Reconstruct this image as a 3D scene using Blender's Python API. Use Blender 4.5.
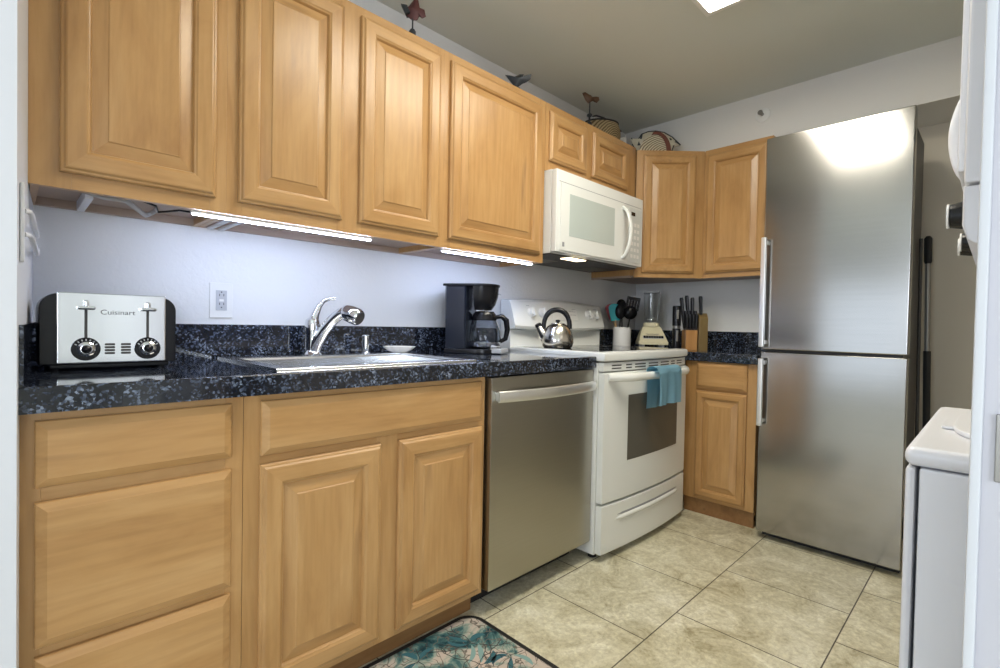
import bpy, bmesh, math, random
from mathutils import Vector, Matrix
random.seed(7)
PI = math.pi
R = math.radians
scn = bpy.context.scene
for o in list(bpy.data.objects):
    bpy.data.objects.remove(o, do_unlink=True)
COL = scn.collection

# ------------------------------------------------------------------ camera
CAMP = Vector((-1.2211, -1.8845, 1.0452))
yaw, pitch, roll, FPX = 0.78986, -0.01856, 0.01964, 495.6
f_ = Vector((math.cos(pitch) * math.cos(yaw), math.cos(pitch) * math.sin(yaw), math.sin(pitch)))
r_ = f_.cross(Vector((0, 0, 1))).normalized()
u_ = r_.cross(f_)
r2 = math.cos(roll) * r_ + math.sin(roll) * u_
u2 = -math.sin(roll) * r_ + math.cos(roll) * u_
cd = bpy.data.cameras.new('camera')
cam = bpy.data.objects.new('camera', cd)
COL.objects.link(cam)
cam.matrix_world = Matrix(((r2.x, u2.x, -f_.x, CAMP.x), (r2.y, u2.y, -f_.y, CAMP.y), (r2.z, u2.z, -f_.z, CAMP.z), (0, 0, 0, 1)))
cd.sensor_width = 36.0
cd.lens = 36.0 * FPX / 1000.0
cd.clip_start = 0.02
scn.camera = cam

# ------------------------------------------------------------------ world, light, exposure
scn.view_settings.view_transform = 'Standard'
scn.view_settings.look = 'None'
scn.view_settings.gamma = 1.0
scn.view_settings.use_curve_mapping = False
scn.view_settings.exposure = 0.0
world = bpy.data.worlds.new('world')
scn.world = world
world.use_nodes = True
wb = world.node_tree.nodes['Background']
wb.inputs[0].default_value = (0.74, 0.86, 1.0, 1)
wb.inputs[1].default_value = 1.0


def area(name, loc, target, sx, sy, power, color):
    l = bpy.data.lights.new(name, 'AREA')
    l.shape = 'RECTANGLE'
    l.size, l.size_y, l.energy, l.color = sx, sy, power, color
    o = bpy.data.objects.new(name, l)
    COL.objects.link(o)
    o.location = loc
    o.rotation_euler = (Vector(target) - Vector(loc)).to_track_quat('-Z', 'Y').to_euler()
    return o


# daylight through the glass door and the window of the room behind the camera, plus an added fill
area('daylight_side_window', (-4.74, -0.50, 1.02), (0, -0.50, 1.02), 1.0, 1.45, 5, (0.80, 0.89, 1.0))
area('daylight_rear_window', (-2.45, -4.53, 1.35), (-2.45, 0, 1.35), 1.55, 1.25, 62, (0.82, 0.90, 1.0))
area('added_hall_fill', (-4.74, -1.9, 1.35), (0, -1.9, 1.35), 1.35, 1.25, 42, (0.82, 0.88, 1.0))  # unseen source, added to brighten the laundry unit's near side
LAMP_POWER = 21.0      # emission of the ceiling fixture's diffuser
LED_POWER = 85.0       # emission of the strips under the wall cabinets


# ------------------------------------------------------------------ materials
def mat(name, color=(0.8, 0.8, 0.8), rough=0.5, metal=0.0, spec=0.5, **kw):
    m = bpy.data.materials.new(name)
    m.use_nodes = True
    b = m.node_tree.nodes['Principled BSDF']
    b.inputs['Base Color'].default_value = (*color, 1)
    b.inputs['Roughness'].default_value = rough
    b.inputs['Metallic'].default_value = metal
    b.inputs['Specular IOR Level'].default_value = spec
    for k, v in kw.items():
        b.inputs[k.replace('_', ' ')].default_value = v
    return m


def nd(m, t, **kw):
    n = m.node_tree.nodes.new(t)
    for k, v in kw.items():
        setattr(n, k, v)
    return n


def lk(m, a, b):
    m.node_tree.links.new(a, b)


def bsdf(m):
    return m.node_tree.nodes['Principled BSDF']


def ramp(m, fac, stops):
    r = nd(m, 'ShaderNodeValToRGB')
    el = r.color_ramp.elements
    while len(el) > 1:
        el.remove(el[-1])
    el[0].position = stops[0][0]
    el[0].color = (*stops[0][1], 1)
    for p, c in stops[1:]:
        e = el.new(p)
        e.color = (*c, 1)
    lk(m, fac, r.inputs[0])
    return r.outputs[0]


def coords(m, scale=(1, 1, 1), rnd=0.0, kind='Object', loc=(0, 0, 0)):
    tc = nd(m, 'ShaderNodeTexCoord')
    out = tc.outputs[kind]
    if rnd:
        oi = nd(m, 'ShaderNodeObjectInfo')
        mu = nd(m, 'ShaderNodeVectorMath', operation='SCALE')
        mu.inputs[0].default_value = (rnd, rnd * 1.7, rnd * 0.6)
        lk(m, oi.outputs['Random'], mu.inputs['Scale'])
        ad = nd(m, 'ShaderNodeVectorMath', operation='ADD')
        lk(m, out, ad.inputs[0])
        lk(m, mu.outputs[0], ad.inputs[1])
        out = ad.outputs[0]
    mp = nd(m, 'ShaderNodeMapping')
    mp.inputs['Scale'].default_value = scale
    mp.inputs['Location'].default_value = loc
    lk(m, out, mp.inputs[0])
    return mp.outputs[0]


def noise(m, vec, scale, detail=4, rough=0.55, dist=0.0):
    n = nd(m, 'ShaderNodeTexNoise')
    n.inputs['Scale'].default_value = scale
    n.inputs['Detail'].default_value = detail
    n.inputs['Roughness'].default_value = rough
    n.inputs['Distortion'].default_value = dist
    lk(m, vec, n.inputs['Vector'])
    return n.outputs['Fac']


def bump(m, h, strength=0.1, dist=0.01):
    b = nd(m, 'ShaderNodeBump')
    b.inputs['Strength'].default_value = strength
    b.inputs['Distance'].default_value = dist
    lk(m, h, b.inputs['Height'])
    lk(m, b.outputs[0], bsdf(m).inputs['Normal'])


def mixc(m, fac, a, b, typ='MIX'):
    n = nd(m, 'ShaderNodeMix', data_type='RGBA', blend_type=typ)
    for sock, v in ((n.inputs[0], fac), (n.inputs[6], a), (n.inputs[7], b)):
        if isinstance(v, (int, float)):
            sock.default_value = v
        elif isinstance(v, tuple):
            sock.default_value = (*v, 1)
        else:
            lk(m, v, sock)
    return n.outputs[2]


def wood(name, axis, tint=(1, 1, 1), rough=0.30):
    m = mat(name, rough=rough, spec=0.45)
    s = [6.0, 6.0, 6.0]
    s[axis] = 1.5
    v = coords(m, tuple(s), rnd=7.0)
    n1 = noise(m, v, 1.5, 5, 0.6, 0.7)
    s2 = [70.0, 70.0, 70.0]
    s2[axis] = 4.5
    v2 = coords(m, tuple(s2), rnd=5.0)
    n2 = noise(m, v2, 1.0, 3, 0.5)
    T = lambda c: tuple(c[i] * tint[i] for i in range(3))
    c1 = ramp(m, n1, [(0.22, T((0.36, 0.185, 0.066))), (0.46, T((0.47, 0.265, 0.102))), (0.78, T((0.56, 0.340, 0.148)))])
    c2 = ramp(m, n2, [(0.30, (0.84, 0.815, 0.78)), (0.60, (1, 1, 1))])
    c = mixc(m, 0.8, c1, c2, 'MULTIPLY')
    # sparse brown mineral streaks
    s3 = [22.0, 22.0, 22.0]
    s3[axis] = 3.0
    n3 = noise(m, coords(m, tuple(s3), rnd=11.0), 0.8, 2, 0.5)
    k = ramp(m, n3, [(0.66, (0, 0, 0)), (0.76, (0.8, 0.8, 0.8))])
    c = mixc(m, k, c, T((0.30, 0.165, 0.075)))
    lk(m, c, bsdf(m).inputs['Base Color'])
    bump(m, n2, 0.04, 0.002)
    return m


WZ = wood('maple_vertical_grain', 2)
WX = wood('maple_horizontal_grain', 0)
WY = wood('maple_horizontal_grain_far', 1)
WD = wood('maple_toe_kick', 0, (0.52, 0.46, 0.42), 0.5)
WU = mat('cabinet_underside', (0.40, 0.30, 0.235), 0.55)
BLOCK = wood('knife_block_wood', 2, (1.05, 0.95, 0.85))
BLOCK2 = wood('knife_block_dark_wood', 2, (0.42, 0.50, 0.50))

WALL = mat('wall_paint', (0.80, 0.80, 0.795), 0.55)
v = coords(WALL, (1, 1, 1))
bump(WALL, noise(WALL, v, 55, 4, 0.6, 0.6), 0.22, 0.010)
ALC = mat('alcove_paint', (0.68, 0.63, 0.53), 0.6)
CEIL = mat('ceiling_paint', (0.70, 0.725, 0.675), 0.8)
JAMB = mat('jamb_paint', (0.55, 0.54, 0.585), 0.42)
LWALL = mat('wall_end_paint', (0.66, 0.675, 0.715), 0.5)
SOF = mat('soffit_paint', (0.76, 0.75, 0.72), 0.6)


def granite(name):
    m = mat(name, rough=0.07, spec=0.6)
    v = coords(m)
    vo = nd(m, 'ShaderNodeTexVoronoi')
    vo.inputs['Scale'].default_value = 210
    lk(m, v, vo.inputs['Vector'])
    sep = nd(m, 'ShaderNodeSeparateColor')
    lk(m, vo.outputs['Color'], sep.inputs[0])
    n1 = noise(m, v, 28, 5, 0.65, 0.4)
    ad = nd(m, 'ShaderNodeMath', operation='MULTIPLY')
    lk(m, sep.outputs[0], ad.inputs[0])
    lk(m, n1, ad.inputs[1])
    c = ramp(m, ad.outputs[0], [(0.0, (0.006, 0.007, 0.010)), (0.30, (0.010, 0.012, 0.018)), (0.43, (0.065, 0.082, 0.125)), (0.66, (0.25, 0.30, 0.39))])
    # thin joints between the granite tiles
    br = nd(m, 'ShaderNodeTexBrick', offset=0.0)
    for k_, v_ in (('Scale', 1.0), ('Mortar Size', 0.0011), ('Mortar Smooth', 0.0), ('Brick Width', 0.305), ('Row Height', 0.305), ('Bias', 0.0)):
        br.inputs[k_].default_value = v_
    lk(m, coords(m, loc=(5.022, 5.09, 0)), br.inputs['Vector'])
    c = mixc(m, br.outputs['Fac'], c, (0.004, 0.004, 0.005))
    lk(m, c, bsdf(m).inputs['Base Color'])
    return m


GRAN = granite('black_granite_tile')

FLOOR = mat('travertine_floor_tile', rough=0.34, spec=0.4)
br = nd(FLOOR, 'ShaderNodeTexBrick', offset=0.5, offset_frequency=2, squash=1.0)
for k_, v_ in (('Scale', 1.0), ('Mortar Size', 0.0022), ('Mortar Smooth', 0.1), ('Brick Width', 0.465), ('Row Height', 0.447)):
    br.inputs[k_].default_value = v_
br.inputs['Color1'].default_value = (0.92, 0.92, 0.92, 1)
br.inputs['Color2'].default_value = (1.06, 1.06, 1.06, 1)
lk(FLOOR, coords(FLOOR, loc=(-0.292 + 0.465 * 20, 1.521 + 0.447 * 20, 0)), br.inputs['Vector'])
fv = coords(FLOOR)
n1 = noise(FLOOR, fv, 6.0, 10, 0.74, 0.9)
n2 = noise(FLOOR, fv, 60, 5, 0.7, 0.4)
fc = ramp(FLOOR, n1, [(0.33, (0.34, 0.295, 0.18)), (0.45, (0.53, 0.49, 0.345)), (0.56, (0.65, 0.615, 0.47)), (0.68, (0.78, 0.755, 0.63))])
fk = ramp(FLOOR, n2, [(0.30, (0.72, 0.69, 0.62)), (0.50, (1, 1, 1)), (0.68, (1.22, 1.22, 1.2))])
fc = mixc(FLOOR, 0.8, fc, fk, 'MULTIPLY')
fc = mixc(FLOOR, 1.0, fc, br.outputs['Color'], 'MULTIPLY')
fc = mixc(FLOOR, br.outputs['Fac'], fc, (0.09, 0.075, 0.05))
lk(FLOOR, fc, bsdf(FLOOR).inputs['Base Color'])
inv = nd(FLOOR, 'ShaderNodeMath', operation='SUBTRACT')
inv.inputs[0].default_value = 1.0
lk(FLOOR, br.outputs['Fac'], inv.inputs[1])
bump(FLOOR, inv.outputs[0], 0.3, 0.003)


def steel(name, color, rough, aniso, streak=(1, 1, 1), arot=0.0):
    m = mat(name, color, rough, 1.0)
    b = bsdf(m)
    b.inputs['Anisotropic'].default_value = aniso
    b.inputs['Anisotropic Rotation'].default_value = arot
    tg = nd(m, 'ShaderNodeTangent', direction_type='RADIAL', axis='Z')
    lk(m, tg.outputs[0], b.inputs['Tangent'])
    n = noise(m, coords(m, streak), 1.0, 2, 0.5)
    lk(m, ramp(m, n, [(0.3, tuple(c * 0.97 for c in color)), (0.7, color)]), b.inputs['Base Color'])
    return m


STEEL = steel('brushed_steel_fridge', (0.39, 0.38, 0.365), 0.15, 0.45, (1, 3, 90), 0.25)
DWST = steel('brushed_steel_dishwasher', (0.43, 0.41, 0.355), 0.28, 0.6, (6, 1, 320))
SINKST = mat('sink_steel', (0.74, 0.75, 0.77), 0.22, 1.0)
KETST = mat('kettle_steel', (0.62, 0.59, 0.54), 0.22, 1.0)
CHROME = mat('chrome', (0.80, 0.81, 0.84), 0.07, 1.0)
TOAST = mat('toaster_steel', (0.84, 0.85, 0.87), 0.17, 1.0)
HANDLE = mat('satin_bar', (0.80, 0.80, 0.79), 0.28, 0.9)
ENAM = mat('white_enamel', (0.80, 0.815, 0.795), 0.22, 0, 0.5)
ENAM2 = mat('white_enamel_laundry', (0.78, 0.79, 0.83), 0.28, 0, 0.5)
PLW = mat('white_plastic', (0.82, 0.82, 0.80), 0.35)
PLG = mat('light_gray_plastic', (0.50, 0.51, 0.53), 0.35)
BLK = mat('black_plastic', (0.010, 0.010, 0.012), 0.22, 0, 0.32)
BLKM = mat('black_matte', (0.010, 0.010, 0.011), 0.6)
DGRAY = mat('dark_gray_shell', (0.055, 0.052, 0.050), 0.45)
GLASSB = mat('black_glass', (0.008, 0.008, 0.009), 0.04, 0, 0.6)
OVENG = mat('oven_window_glass', (0.25, 0.23, 0.19), 0.08, 0, 0.7)
MWG = mat('microwave_window', (0.52, 0.58, 0.555), 0.12, 0, 0.6)
GLASS = mat('clear_glass', (0.95, 0.97, 0.97), 0.03, 0, 0.5, Transmission_Weight=1.0, IOR=1.45)
CREAM = mat('cream_plastic', (0.74, 0.68, 0.47), 0.35)
CERAM = mat('white_ceramic', (0.82, 0.81, 0.79), 0.18)
TEAL = mat('teal_silicone', (0.02, 0.38, 0.42), 0.45)
RED = mat('red_silicone', (0.32, 0.02, 0.03), 0.45)
LWOOD = mat('spatula_wood', (0.52, 0.33, 0.16), 0.5)
DRK = mat('dark_marking', (0.03, 0.03, 0.035), 0.5)
GRM = mat('gray_marking', (0.30, 0.31, 0.33), 0.5)
COFG = mat('coffee_tank_navy', (0.016, 0.020, 0.032), 0.15)
RUST = mat('rusty_metal', (0.085, 0.028, 0.026), 0.55, 0.3)
DMET = mat('dark_metal', (0.028, 0.032, 0.038), 0.5, 0.4)
BMET = mat('brown_metal', (0.10, 0.050, 0.025), 0.5, 0.3)
RAIL = mat('painted_rail', (0.70, 0.71, 0.74), 0.45)
CABLE = mat('gray_cable', (0.42, 0.40, 0.38), 0.5)
POLE = mat('gray_pole', (0.30, 0.29, 0.27), 0.35, 0.7)
COFFEE = mat('carafe_smoke_glass', (0.62, 0.66, 0.72), 0.02, 0, 0.6, Transmission_Weight=1.0, IOR=1.35)


def emit(name, color, s):
    m = mat(name, (0.9, 0.9, 0.9), 0.5)
    b = bsdf(m)
    b.inputs['Emission Color'].default_value = (*color, 1)
    b.inputs['Emission Strength'].default_value = s
    return m


LAMP = emit('lamp_diffuser', (1.0, 0.94, 0.80), LAMP_POWER)
LED = emit('led_strip', (0.54, 0.66, 1.0), LED_POWER)
BULB = emit('hood_bulb', (1.0, 0.80, 0.52), 5.0)

TOWEL = mat('blue_terry', (0.31, 0.56, 0.70), 0.9, 0, 0.2)
bump(TOWEL, noise(TOWEL, coords(TOWEL), 420, 3, 0.6), 0.5, 0.003)


def weave(name, c1, c2, sc):
    m = mat(name, rough=0.7)
    w = nd(m, 'ShaderNodeTexWave', wave_type='RINGS', rings_direction='Y')
    w.inputs['Scale'].default_value = sc
    w.inputs['Distortion'].default_value = 2.0
    w.inputs['Detail'].default_value = 2
    lk(m, coords(m), w.inputs['Vector'])
    lk(m, ramp(m, w.outputs['Fac'], [(0.25, c1), (0.6, c2)]), bsdf(m).inputs['Base Color'])
    bump(m, w.outputs['Fac'], 0.5, 0.004)
    return m


WICK = weave('coiled_wicker', (0.20, 0.14, 0.065), (0.60, 0.48, 0.29), 26)
FISHM = weave('woven_fish_body', (0.18, 0.13, 0.075), (0.62, 0.56, 0.42), 30)
FISHP = mat('fish_pale', (0.50, 0.46, 0.36), 0.6)
FISHR = mat('fish_red_band', (0.13, 0.032, 0.016), 0.6)

MATM = mat('kitchen_mat_print', rough=0.85, spec=0.2)
mv = coords(MATM)
mn = noise(MATM, mv, 6.5, 5, 0.6, 0.8)
mb = ramp(MATM, mn, [(0.38, (0.012, 0.045, 0.058)), (0.44, (0.07, 0.16, 0.16)), (0.485, (0.27, 0.34, 0.29)), (0.53, (0.52, 0.45, 0.385)), (0.70, (0.56, 0.46, 0.39))])
vo = nd(MATM, 'ShaderNodeTexVoronoi', feature='DISTANCE_TO_EDGE')
vo.inputs['Scale'].default_value = 20
dn = nd(MATM, 'ShaderNodeTexNoise')
dn.inputs['Scale'].default_value = 12
lk(MATM, mv, dn.inputs['Vector'])
lk(MATM, mixc(MATM, 0.12, mv, dn.outputs['Color']), vo.inputs['Vector'])
vl = ramp(MATM, vo.outputs['Distance'], [(0.012, (1, 1, 1)), (0.035, (0, 0, 0))])
mb = mixc(MATM, vl, mb, (0.15, 0.13, 0.11))
lk(MATM, mb, bsdf(MATM).inputs['Base Color'])
LEAF1 = mat('mat_leaf_teal', (0.035, 0.13, 0.16), 0.85)
LEAF2 = mat('mat_leaf_pale', (0.22, 0.36, 0.34), 0.85)


# ------------------------------------------------------------------ mesh helpers
class MB:
    """collects shapes into one mesh"""

    def __init__(s):
        s.bm = bmesh.new()

    def merge(s, b2, mi=0, M=None):
        if M is not None:
            bmesh.ops.transform(b2, matrix=M, verts=b2.verts)
        for f in b2.faces:
            f.material_index = mi
        me = bpy.data.meshes.new('tmp')
        b2.to_mesh(me)
        b2.free()
        s.bm.from_mesh(me)
        bpy.data.meshes.remove(me)
        return s

    def box(s, x0, x1, y0, y1, z0, z1, bev=0.0, mi=0, seg=2, M=None, axes=None):
        b = bmesh.new()
        bmesh.ops.create_cube(b, size=1)
        for v in b.verts:
            v.co = Vector(((x0 + x1) / 2 + v.co.x * (x1 - x0), (y0 + y1) / 2 + v.co.y * (y1 - y0), (z0 + z1) / 2 + v.co.z * (z1 - z0)))
        if bev:
            es = b.edges[:]
            if axes:
                es = [e for e in es if abs((e.verts[0].co - e.verts[1].co).normalized()['xyz'.index(axes)]) > 0.9]
            bmesh.ops.bevel(b, geom=es, offset=bev, segments=seg, affect='EDGES', profile=0.5)
        return s.merge(b, mi, M)

    def tube(s, pts, rad, n=12, mi=0, cap=True, M=None, flat=None):
        """tube along points; rad may be a list; flat=(a,b) scales the section"""
        pts = [Vector(p) for p in pts]
        rs = rad if isinstance(rad, (list, tuple)) else [rad] * len(pts)
        b = bmesh.new()
        rings = []
        prev = None
        for i, p in enumerate(pts):
            d = (pts[min(i + 1, len(pts) - 1)] - pts[max(i - 1, 0)]).normalized()
            if prev is None:
                a = Vector((0, 0, 1)) if abs(d.z) < 0.9 else Vector((1, 0, 0))
                e1 = (a - d * a.dot(d)).normalized()
            else:
                e1 = (prev - d * prev.dot(d)).normalized()
            prev = e1
            e2 = d.cross(e1)
            fa, fb = flat if flat else (1, 1)
            rings.append([b.verts.new(p + rs[i] * (fa * math.cos(2 * PI * k / n) * e1 + fb * math.sin(2 * PI * k / n) * e2)) for k in range(n)])
        for r0, r1 in zip(rings, rings[1:]):
            for k in range(n):
                b.faces.new((r0[k], r0[(k + 1) % n], r1[(k + 1) % n], r1[k]))
        if cap:
            b.faces.new(rings[0][::-1])
            b.faces.new(rings[-1])
        bmesh.ops.recalc_face_normals(b, faces=b.faces)
        return s.merge(b, mi, M)

    def lathe(s, prof, c=(0, 0, 0), n=32, mi=0, M=None, close=True):
        b = bmesh.new()
        rings = []
        for r, z in prof:
            if r < 1e-6:
                rings.append([b.verts.new((c[0], c[1], c[2] + z))])
            else:
                rings.append([b.verts.new((c[0] + r * math.cos(2 * PI * k / n), c[1] + r * math.sin(2 * PI * k / n), c[2] + z)) for k in range(n)])
        for r0, r1 in zip(rings, rings[1:]):
            for k in range(n):
                k2 = (k + 1) % n
                if len(r0) == 1 and len(r1) == 1:
                    continue
                if len(r0) == 1:
                    b.faces.new((r0[0], r1[k2], r1[k]))
                elif len(r1) == 1:
                    b.faces.new((r0[k], r0[k2], r1[0]))
                else:
                    b.faces.new((r0[k], r0[k2], r1[k2], r1[k]))
        if close:
            for rg in (rings[0], rings[-1]):
                if len(rg) > 2:
                    b.faces.new(rg)
        bmesh.ops.recalc_face_normals(b, faces=b.faces)
        return s.merge(b, mi, M)

    def prism(s, poly, d0, d1, fn, mi=0, bev=0.0, M=None):
        """extrude a 2-D outline between depths d0 and d1; fn(u, v, d) -> point"""
        b = bmesh.new()
        A = [b.verts.new(fn(u, v, d0)) for u, v in poly]
        B = [b.verts.new(fn(u, v, d1)) for u, v in poly]
        b.faces.new(A)
        b.faces.new(B[::-1])
        n = len(poly)
        for k in range(n):
            b.faces.new((A[k], B[k], B[(k + 1) % n], A[(k + 1) % n]))
        bmesh.ops.recalc_face_normals(b, faces=b.faces)
        if bev:
            es = [e for e in b.edges if not (e.verts[0] in A and e.verts[1] in B) and not (e.verts[1] in A and e.verts[0] in B)]
            bmesh.ops.bevel(b, geom=es, offset=bev, segments=2, affect='EDGES', profile=0.5)
        return s.merge(b, mi, M)

    def loops(s, O, U, V, N, W, H, prof, mis=(0, 0), fill=True, fillmi=None):
        """concentric rectangles: prof = [(inset, height)]; mis = (left/right, top/bottom) slots"""
        b = bmesh.new()
        O, U, V, N = Vector(O), Vector(U), Vector(V), Vector(N)
        rings = []
        for i, h in prof:
            rings.append([b.verts.new(O + U * a + V * c + N * h) for a, c in ((i, i), (W - i, i), (W - i, H - i), (i, H - i))])
        fm = []
        for r0, r1 in zip(rings, rings[1:]):
            for k in range(4):
                f = b.faces.new((r0[k], r0[(k + 1) % 4], r1[(k + 1) % 4], r1[k]))
                f.material_index = mis[1] if k in (0, 2) else mis[0]
        if fill:
            f = b.faces.new(rings[-1])
            f.material_index = mis[0] if fillmi is None else fillmi
        me = bpy.data.meshes.new('tmp')
        b.to_mesh(me)
        b.free()
        s.bm.from_mesh(me)
        bpy.data.meshes.remove(me)
        return s

    def sheet(s, fn, nu, nv, mi=0, thick=0.0, M=None):
        b = bmesh.new()
        g = [[b.verts.new(fn(i / nu, j / nv)) for j in range(nv + 1)] for i in range(nu + 1)]
        for i in range(nu):
            for j in range(nv):
                b.faces.new((g[i][j], g[i + 1][j], g[i + 1][j + 1], g[i][j + 1]))
        if thick:
            bmesh.ops.solidify(b, geom=b.faces[:], thickness=thick)
        return s.merge(b, mi, M)

    def build(s, name, mats, parent=None, world=True, smooth=40):
        me = bpy.data.meshes.new(name)
        if parent is not None and world:
            root = parent
            while root.parent is not None:
                root = root.parent
            bmesh.ops.transform(s.bm, matrix=MW[root.name].inverted(), verts=s.bm.verts)
        s.bm.to_mesh(me)
        s.bm.free()
        for m in (mats if isinstance(mats, (list, tuple)) else [mats]):
            me.materials.append(m)
        if smooth:
            me.shade_smooth()
            me.set_sharp_from_angle(angle=R(smooth))
        o = bpy.data.objects.new(name, me)
        COL.objects.link(o)
        if smooth:
            wn_ = o.modifiers.new('weighted_normals', 'WEIGHTED_NORMAL')
            wn_.mode = 'FACE_AREA'
            wn_.keep_sharp = True
            wn_.weight = 90
        if parent is not None:
            o.parent = parent
        return o


MW = {}


def thing(name, label, cat, loc=(0, 0, 0), rz=0.0, group=None):
    o = bpy.data.objects.new(name, None)
    COL.objects.link(o)
    o.empty_display_size = 0.05
    o.location = loc
    o.rotation_euler = (0, 0, rz)
    MW[o.name] = Matrix.Translation(Vector(loc)) @ Matrix.Rotation(rz, 4, 'Z')
    tag(o, label, cat, group)
    return o


def tag(o, label=None, cat=None, group=None, kind=None):
    for k, v_ in (('label', label), ('category', cat), ('group', group), ('kind', kind)):
        if v_:
            o[k] = v_
    return o


def struct(mb, name, mats, label, cat, smooth=30):
    return tag(mb.build(name, mats, smooth=smooth), label, cat, None, 'structure')


def text_mesh(name, body, size, mat_, parent, M, depth=0.0004):
    cu = bpy.data.curves.new('txt', 'FONT')
    cu.body = body
    cu.size = size
    cu.extrude = depth
    cu.align_x = 'CENTER'
    to = bpy.data.objects.new('txt', cu)
    COL.objects.link(to)
    dg = bpy.context.evaluated_depsgraph_get()
    dg.update()
    me = bpy.data.meshes.new_from_object(to.evaluated_get(dg))
    bpy.data.objects.remove(to, do_unlink=True)
    bpy.data.curves.remove(cu)
    me.transform(M)
    me.materials.clear()
    me.materials.append(mat_)
    o = bpy.data.objects.new(name, me)
    COL.objects.link(o)
    o.parent = parent
    return o


X, Y, Z = Vector((1, 0, 0)), Vector((0, 1, 0)), Vector((0, 0, 1))

# ------------------------------------------------------------------ the setting
H = 2.40
LX = 2.04          # far wall
SX = 1.85          # soffit face above the far cabinets and the fridge recess
struct(MB().box(-4.7, 2.5, -4.5, 0.15, -0.1, 0.0), 'floor', FLOOR, 'beige stone tile floor laid in running bond', 'floor')
struct(MB().box(-4.7, 2.5, -4.5, 0.15, H, H + 0.1), 'ceiling', CEIL, 'flat gray painted ceiling', 'ceiling')
struct(MB().box(-4.7, LX + 0.2, 0.0, 0.15, 0, H), 'wall_back', WALL, 'white textured wall behind the sink counter', 'wall')
struct(MB().box(LX, LX + 0.1, -1.03, 0.0, 0, 2.13), 'wall_far', WALL, 'white wall behind the corner counter and knife blocks', 'wall')
struct(MB().box(2.20, 2.30, -2.75, -1.03, 0, H), 'wall_alcove', ALC, 'beige wall at the back of the refrigerator recess', 'wall')
struct(MB().box(SX, 2.20, -2.65, 0.0, 2.13, H), 'wall_soffit', SOF, 'white soffit above the corner cabinets and the refrigerator', 'wall')
struct(MB().box(-0.62, 2.20, -2.75, -2.65, 0, H), 'wall_right', WALL, 'white wall behind the stacked laundry unit', 'wall')
struct(MB().prism([(-1.2115, -0.68), (-1.174, 0.0), (-1.34, 0.0), (-1.34, -0.68)], 0, H, lambda u, v, d: (u, v, d)), 'wall_left', LWALL,
       'white wall end at the left of the counter', 'wall')
# the room behind the camera, with openings for the daylight and one added for the hall fill
struct(MB().box(-4.8, -4.7, -4.5, -2.6, 0, H).box(-4.8, -4.7, -1.2, -1.0, 0, H).box(-4.8, -4.7, -2.6, -1.2, 0, 0.7).box(-4.8, -4.7, -2.6, -1.2, 2.0, H).box(-4.8, -4.7, 0.0, 0.15, 0, H).box(-4.8, -4.7, -1.0, 0.0, 1.75, H).box(-4.8, -4.7, -1.0, 0.0, 0, 0.29), 'wall_living', WALL,
       'white wall of the room behind the camera with a window opening and a second opening added for fill light', 'wall')
struct(MB().box(-4.7, -3.25, -4.6, -4.5, 0, H).box(-1.65, -0.5, -4.6, -4.5, 0, H).box(-3.25, -1.65, -4.6, -4.5, 0, 0.7).box(-3.25, -1.65, -4.6, -4.5, 2.0, H),
       'wall_rear', WALL, 'white wall of the room behind the camera with a window opening', 'wall')
struct(MB().box(-0.62, -0.50, -4.5, -2.75, 0, H), 'wall_hall', WALL, 'white hall wall beyond the laundry closet', 'wall')
j = MB().box(-0.60, -0.50, -2.65, -1.874, 0, H, 0.003)
j = struct(j, 'trim_1', JAMB, 'white painted door jamb with a metal strike plate at the right', 'door jamb')
MB().box(-0.608, -0.5985, -1.876, -1.868, 0, H, 0.002).build('edge_bead', LWALL, j, world=False)
sp = MB().box(-0.603, -0.5985, -1.915, -1.884, 0.915, 0.975, 0.001).box(-0.6045, -0.602, -1.908, -1.893, 0.93, 0.96, 0.0, 1)
tag(sp.build('strike_plate', [POLE, BLKM], j, world=False), 'dark metal strike plate')

# ------------------------------------------------------------------ ceiling fixture
t = thing('ceiling_light', 'square-cornered flush fluorescent ceiling light, switched on', 'ceiling light', (0.3, -1.17, H))
x0, x1, y0, y1 = -0.33, 0.878, -1.405, -0.973
fr = MB()
for a in ((x0, x1, y1 - 0.02, y1), (x0, x1, y0, y0 + 0.02), (x0, x0 + 0.02, y0 + 0.02, y1 - 0.02), (x1 - 0.02, x1, y0 + 0.02, y1 - 0.02)):
    fr.box(*a, H - 0.035, H, 0.002)
fr.build('frame', PLW, t)
MB().box(x0 + 0.018, x1 - 0.018, y0 + 0.018, y1 - 0.018, H - 0.031, H - 0.012).build('diffuser', LAMP, t)

# ------------------------------------------------------------------ cabinet fronts
DOOR_FRAME = lambda s: [(0, 0), (0, 0.010), (0.003, 0.0135), (0.007, 0.0145), (0.011, 0.019), (0.014, 0.020), (s - 0.010, 0.020), (s - 0.006, 0.017), (s - 0.003, 0.016), (s, 0.010), (s + 0.001, 0.007)]


def door(parent, O, U, W, Hh, s=0.058, hm=None, name='door', rise=0.032):
    U = Vector(U)
    N = U.cross(Z)
    hm = hm or WX
    d = MB().loops(O, U, Z, N, W, Hh, DOOR_FRAME(s), (0, 1), fill=False).build(name, [WZ, hm], parent, smooth=0)
    e = s - 0.001
    pr = [(0, 0.0065), (0.006, 0.0075), (rise, 0.0150), (rise + 0.002, 0.0175), (rise + 0.004, 0.018)]
    MB().loops(Vector(O) + U * e + Z * e, U, Z, N, W - 2 * e, Hh - 2 * e, pr, (0, 1)).build('raised_panel', [WZ, hm], d, smooth=0)
    return d


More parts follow.
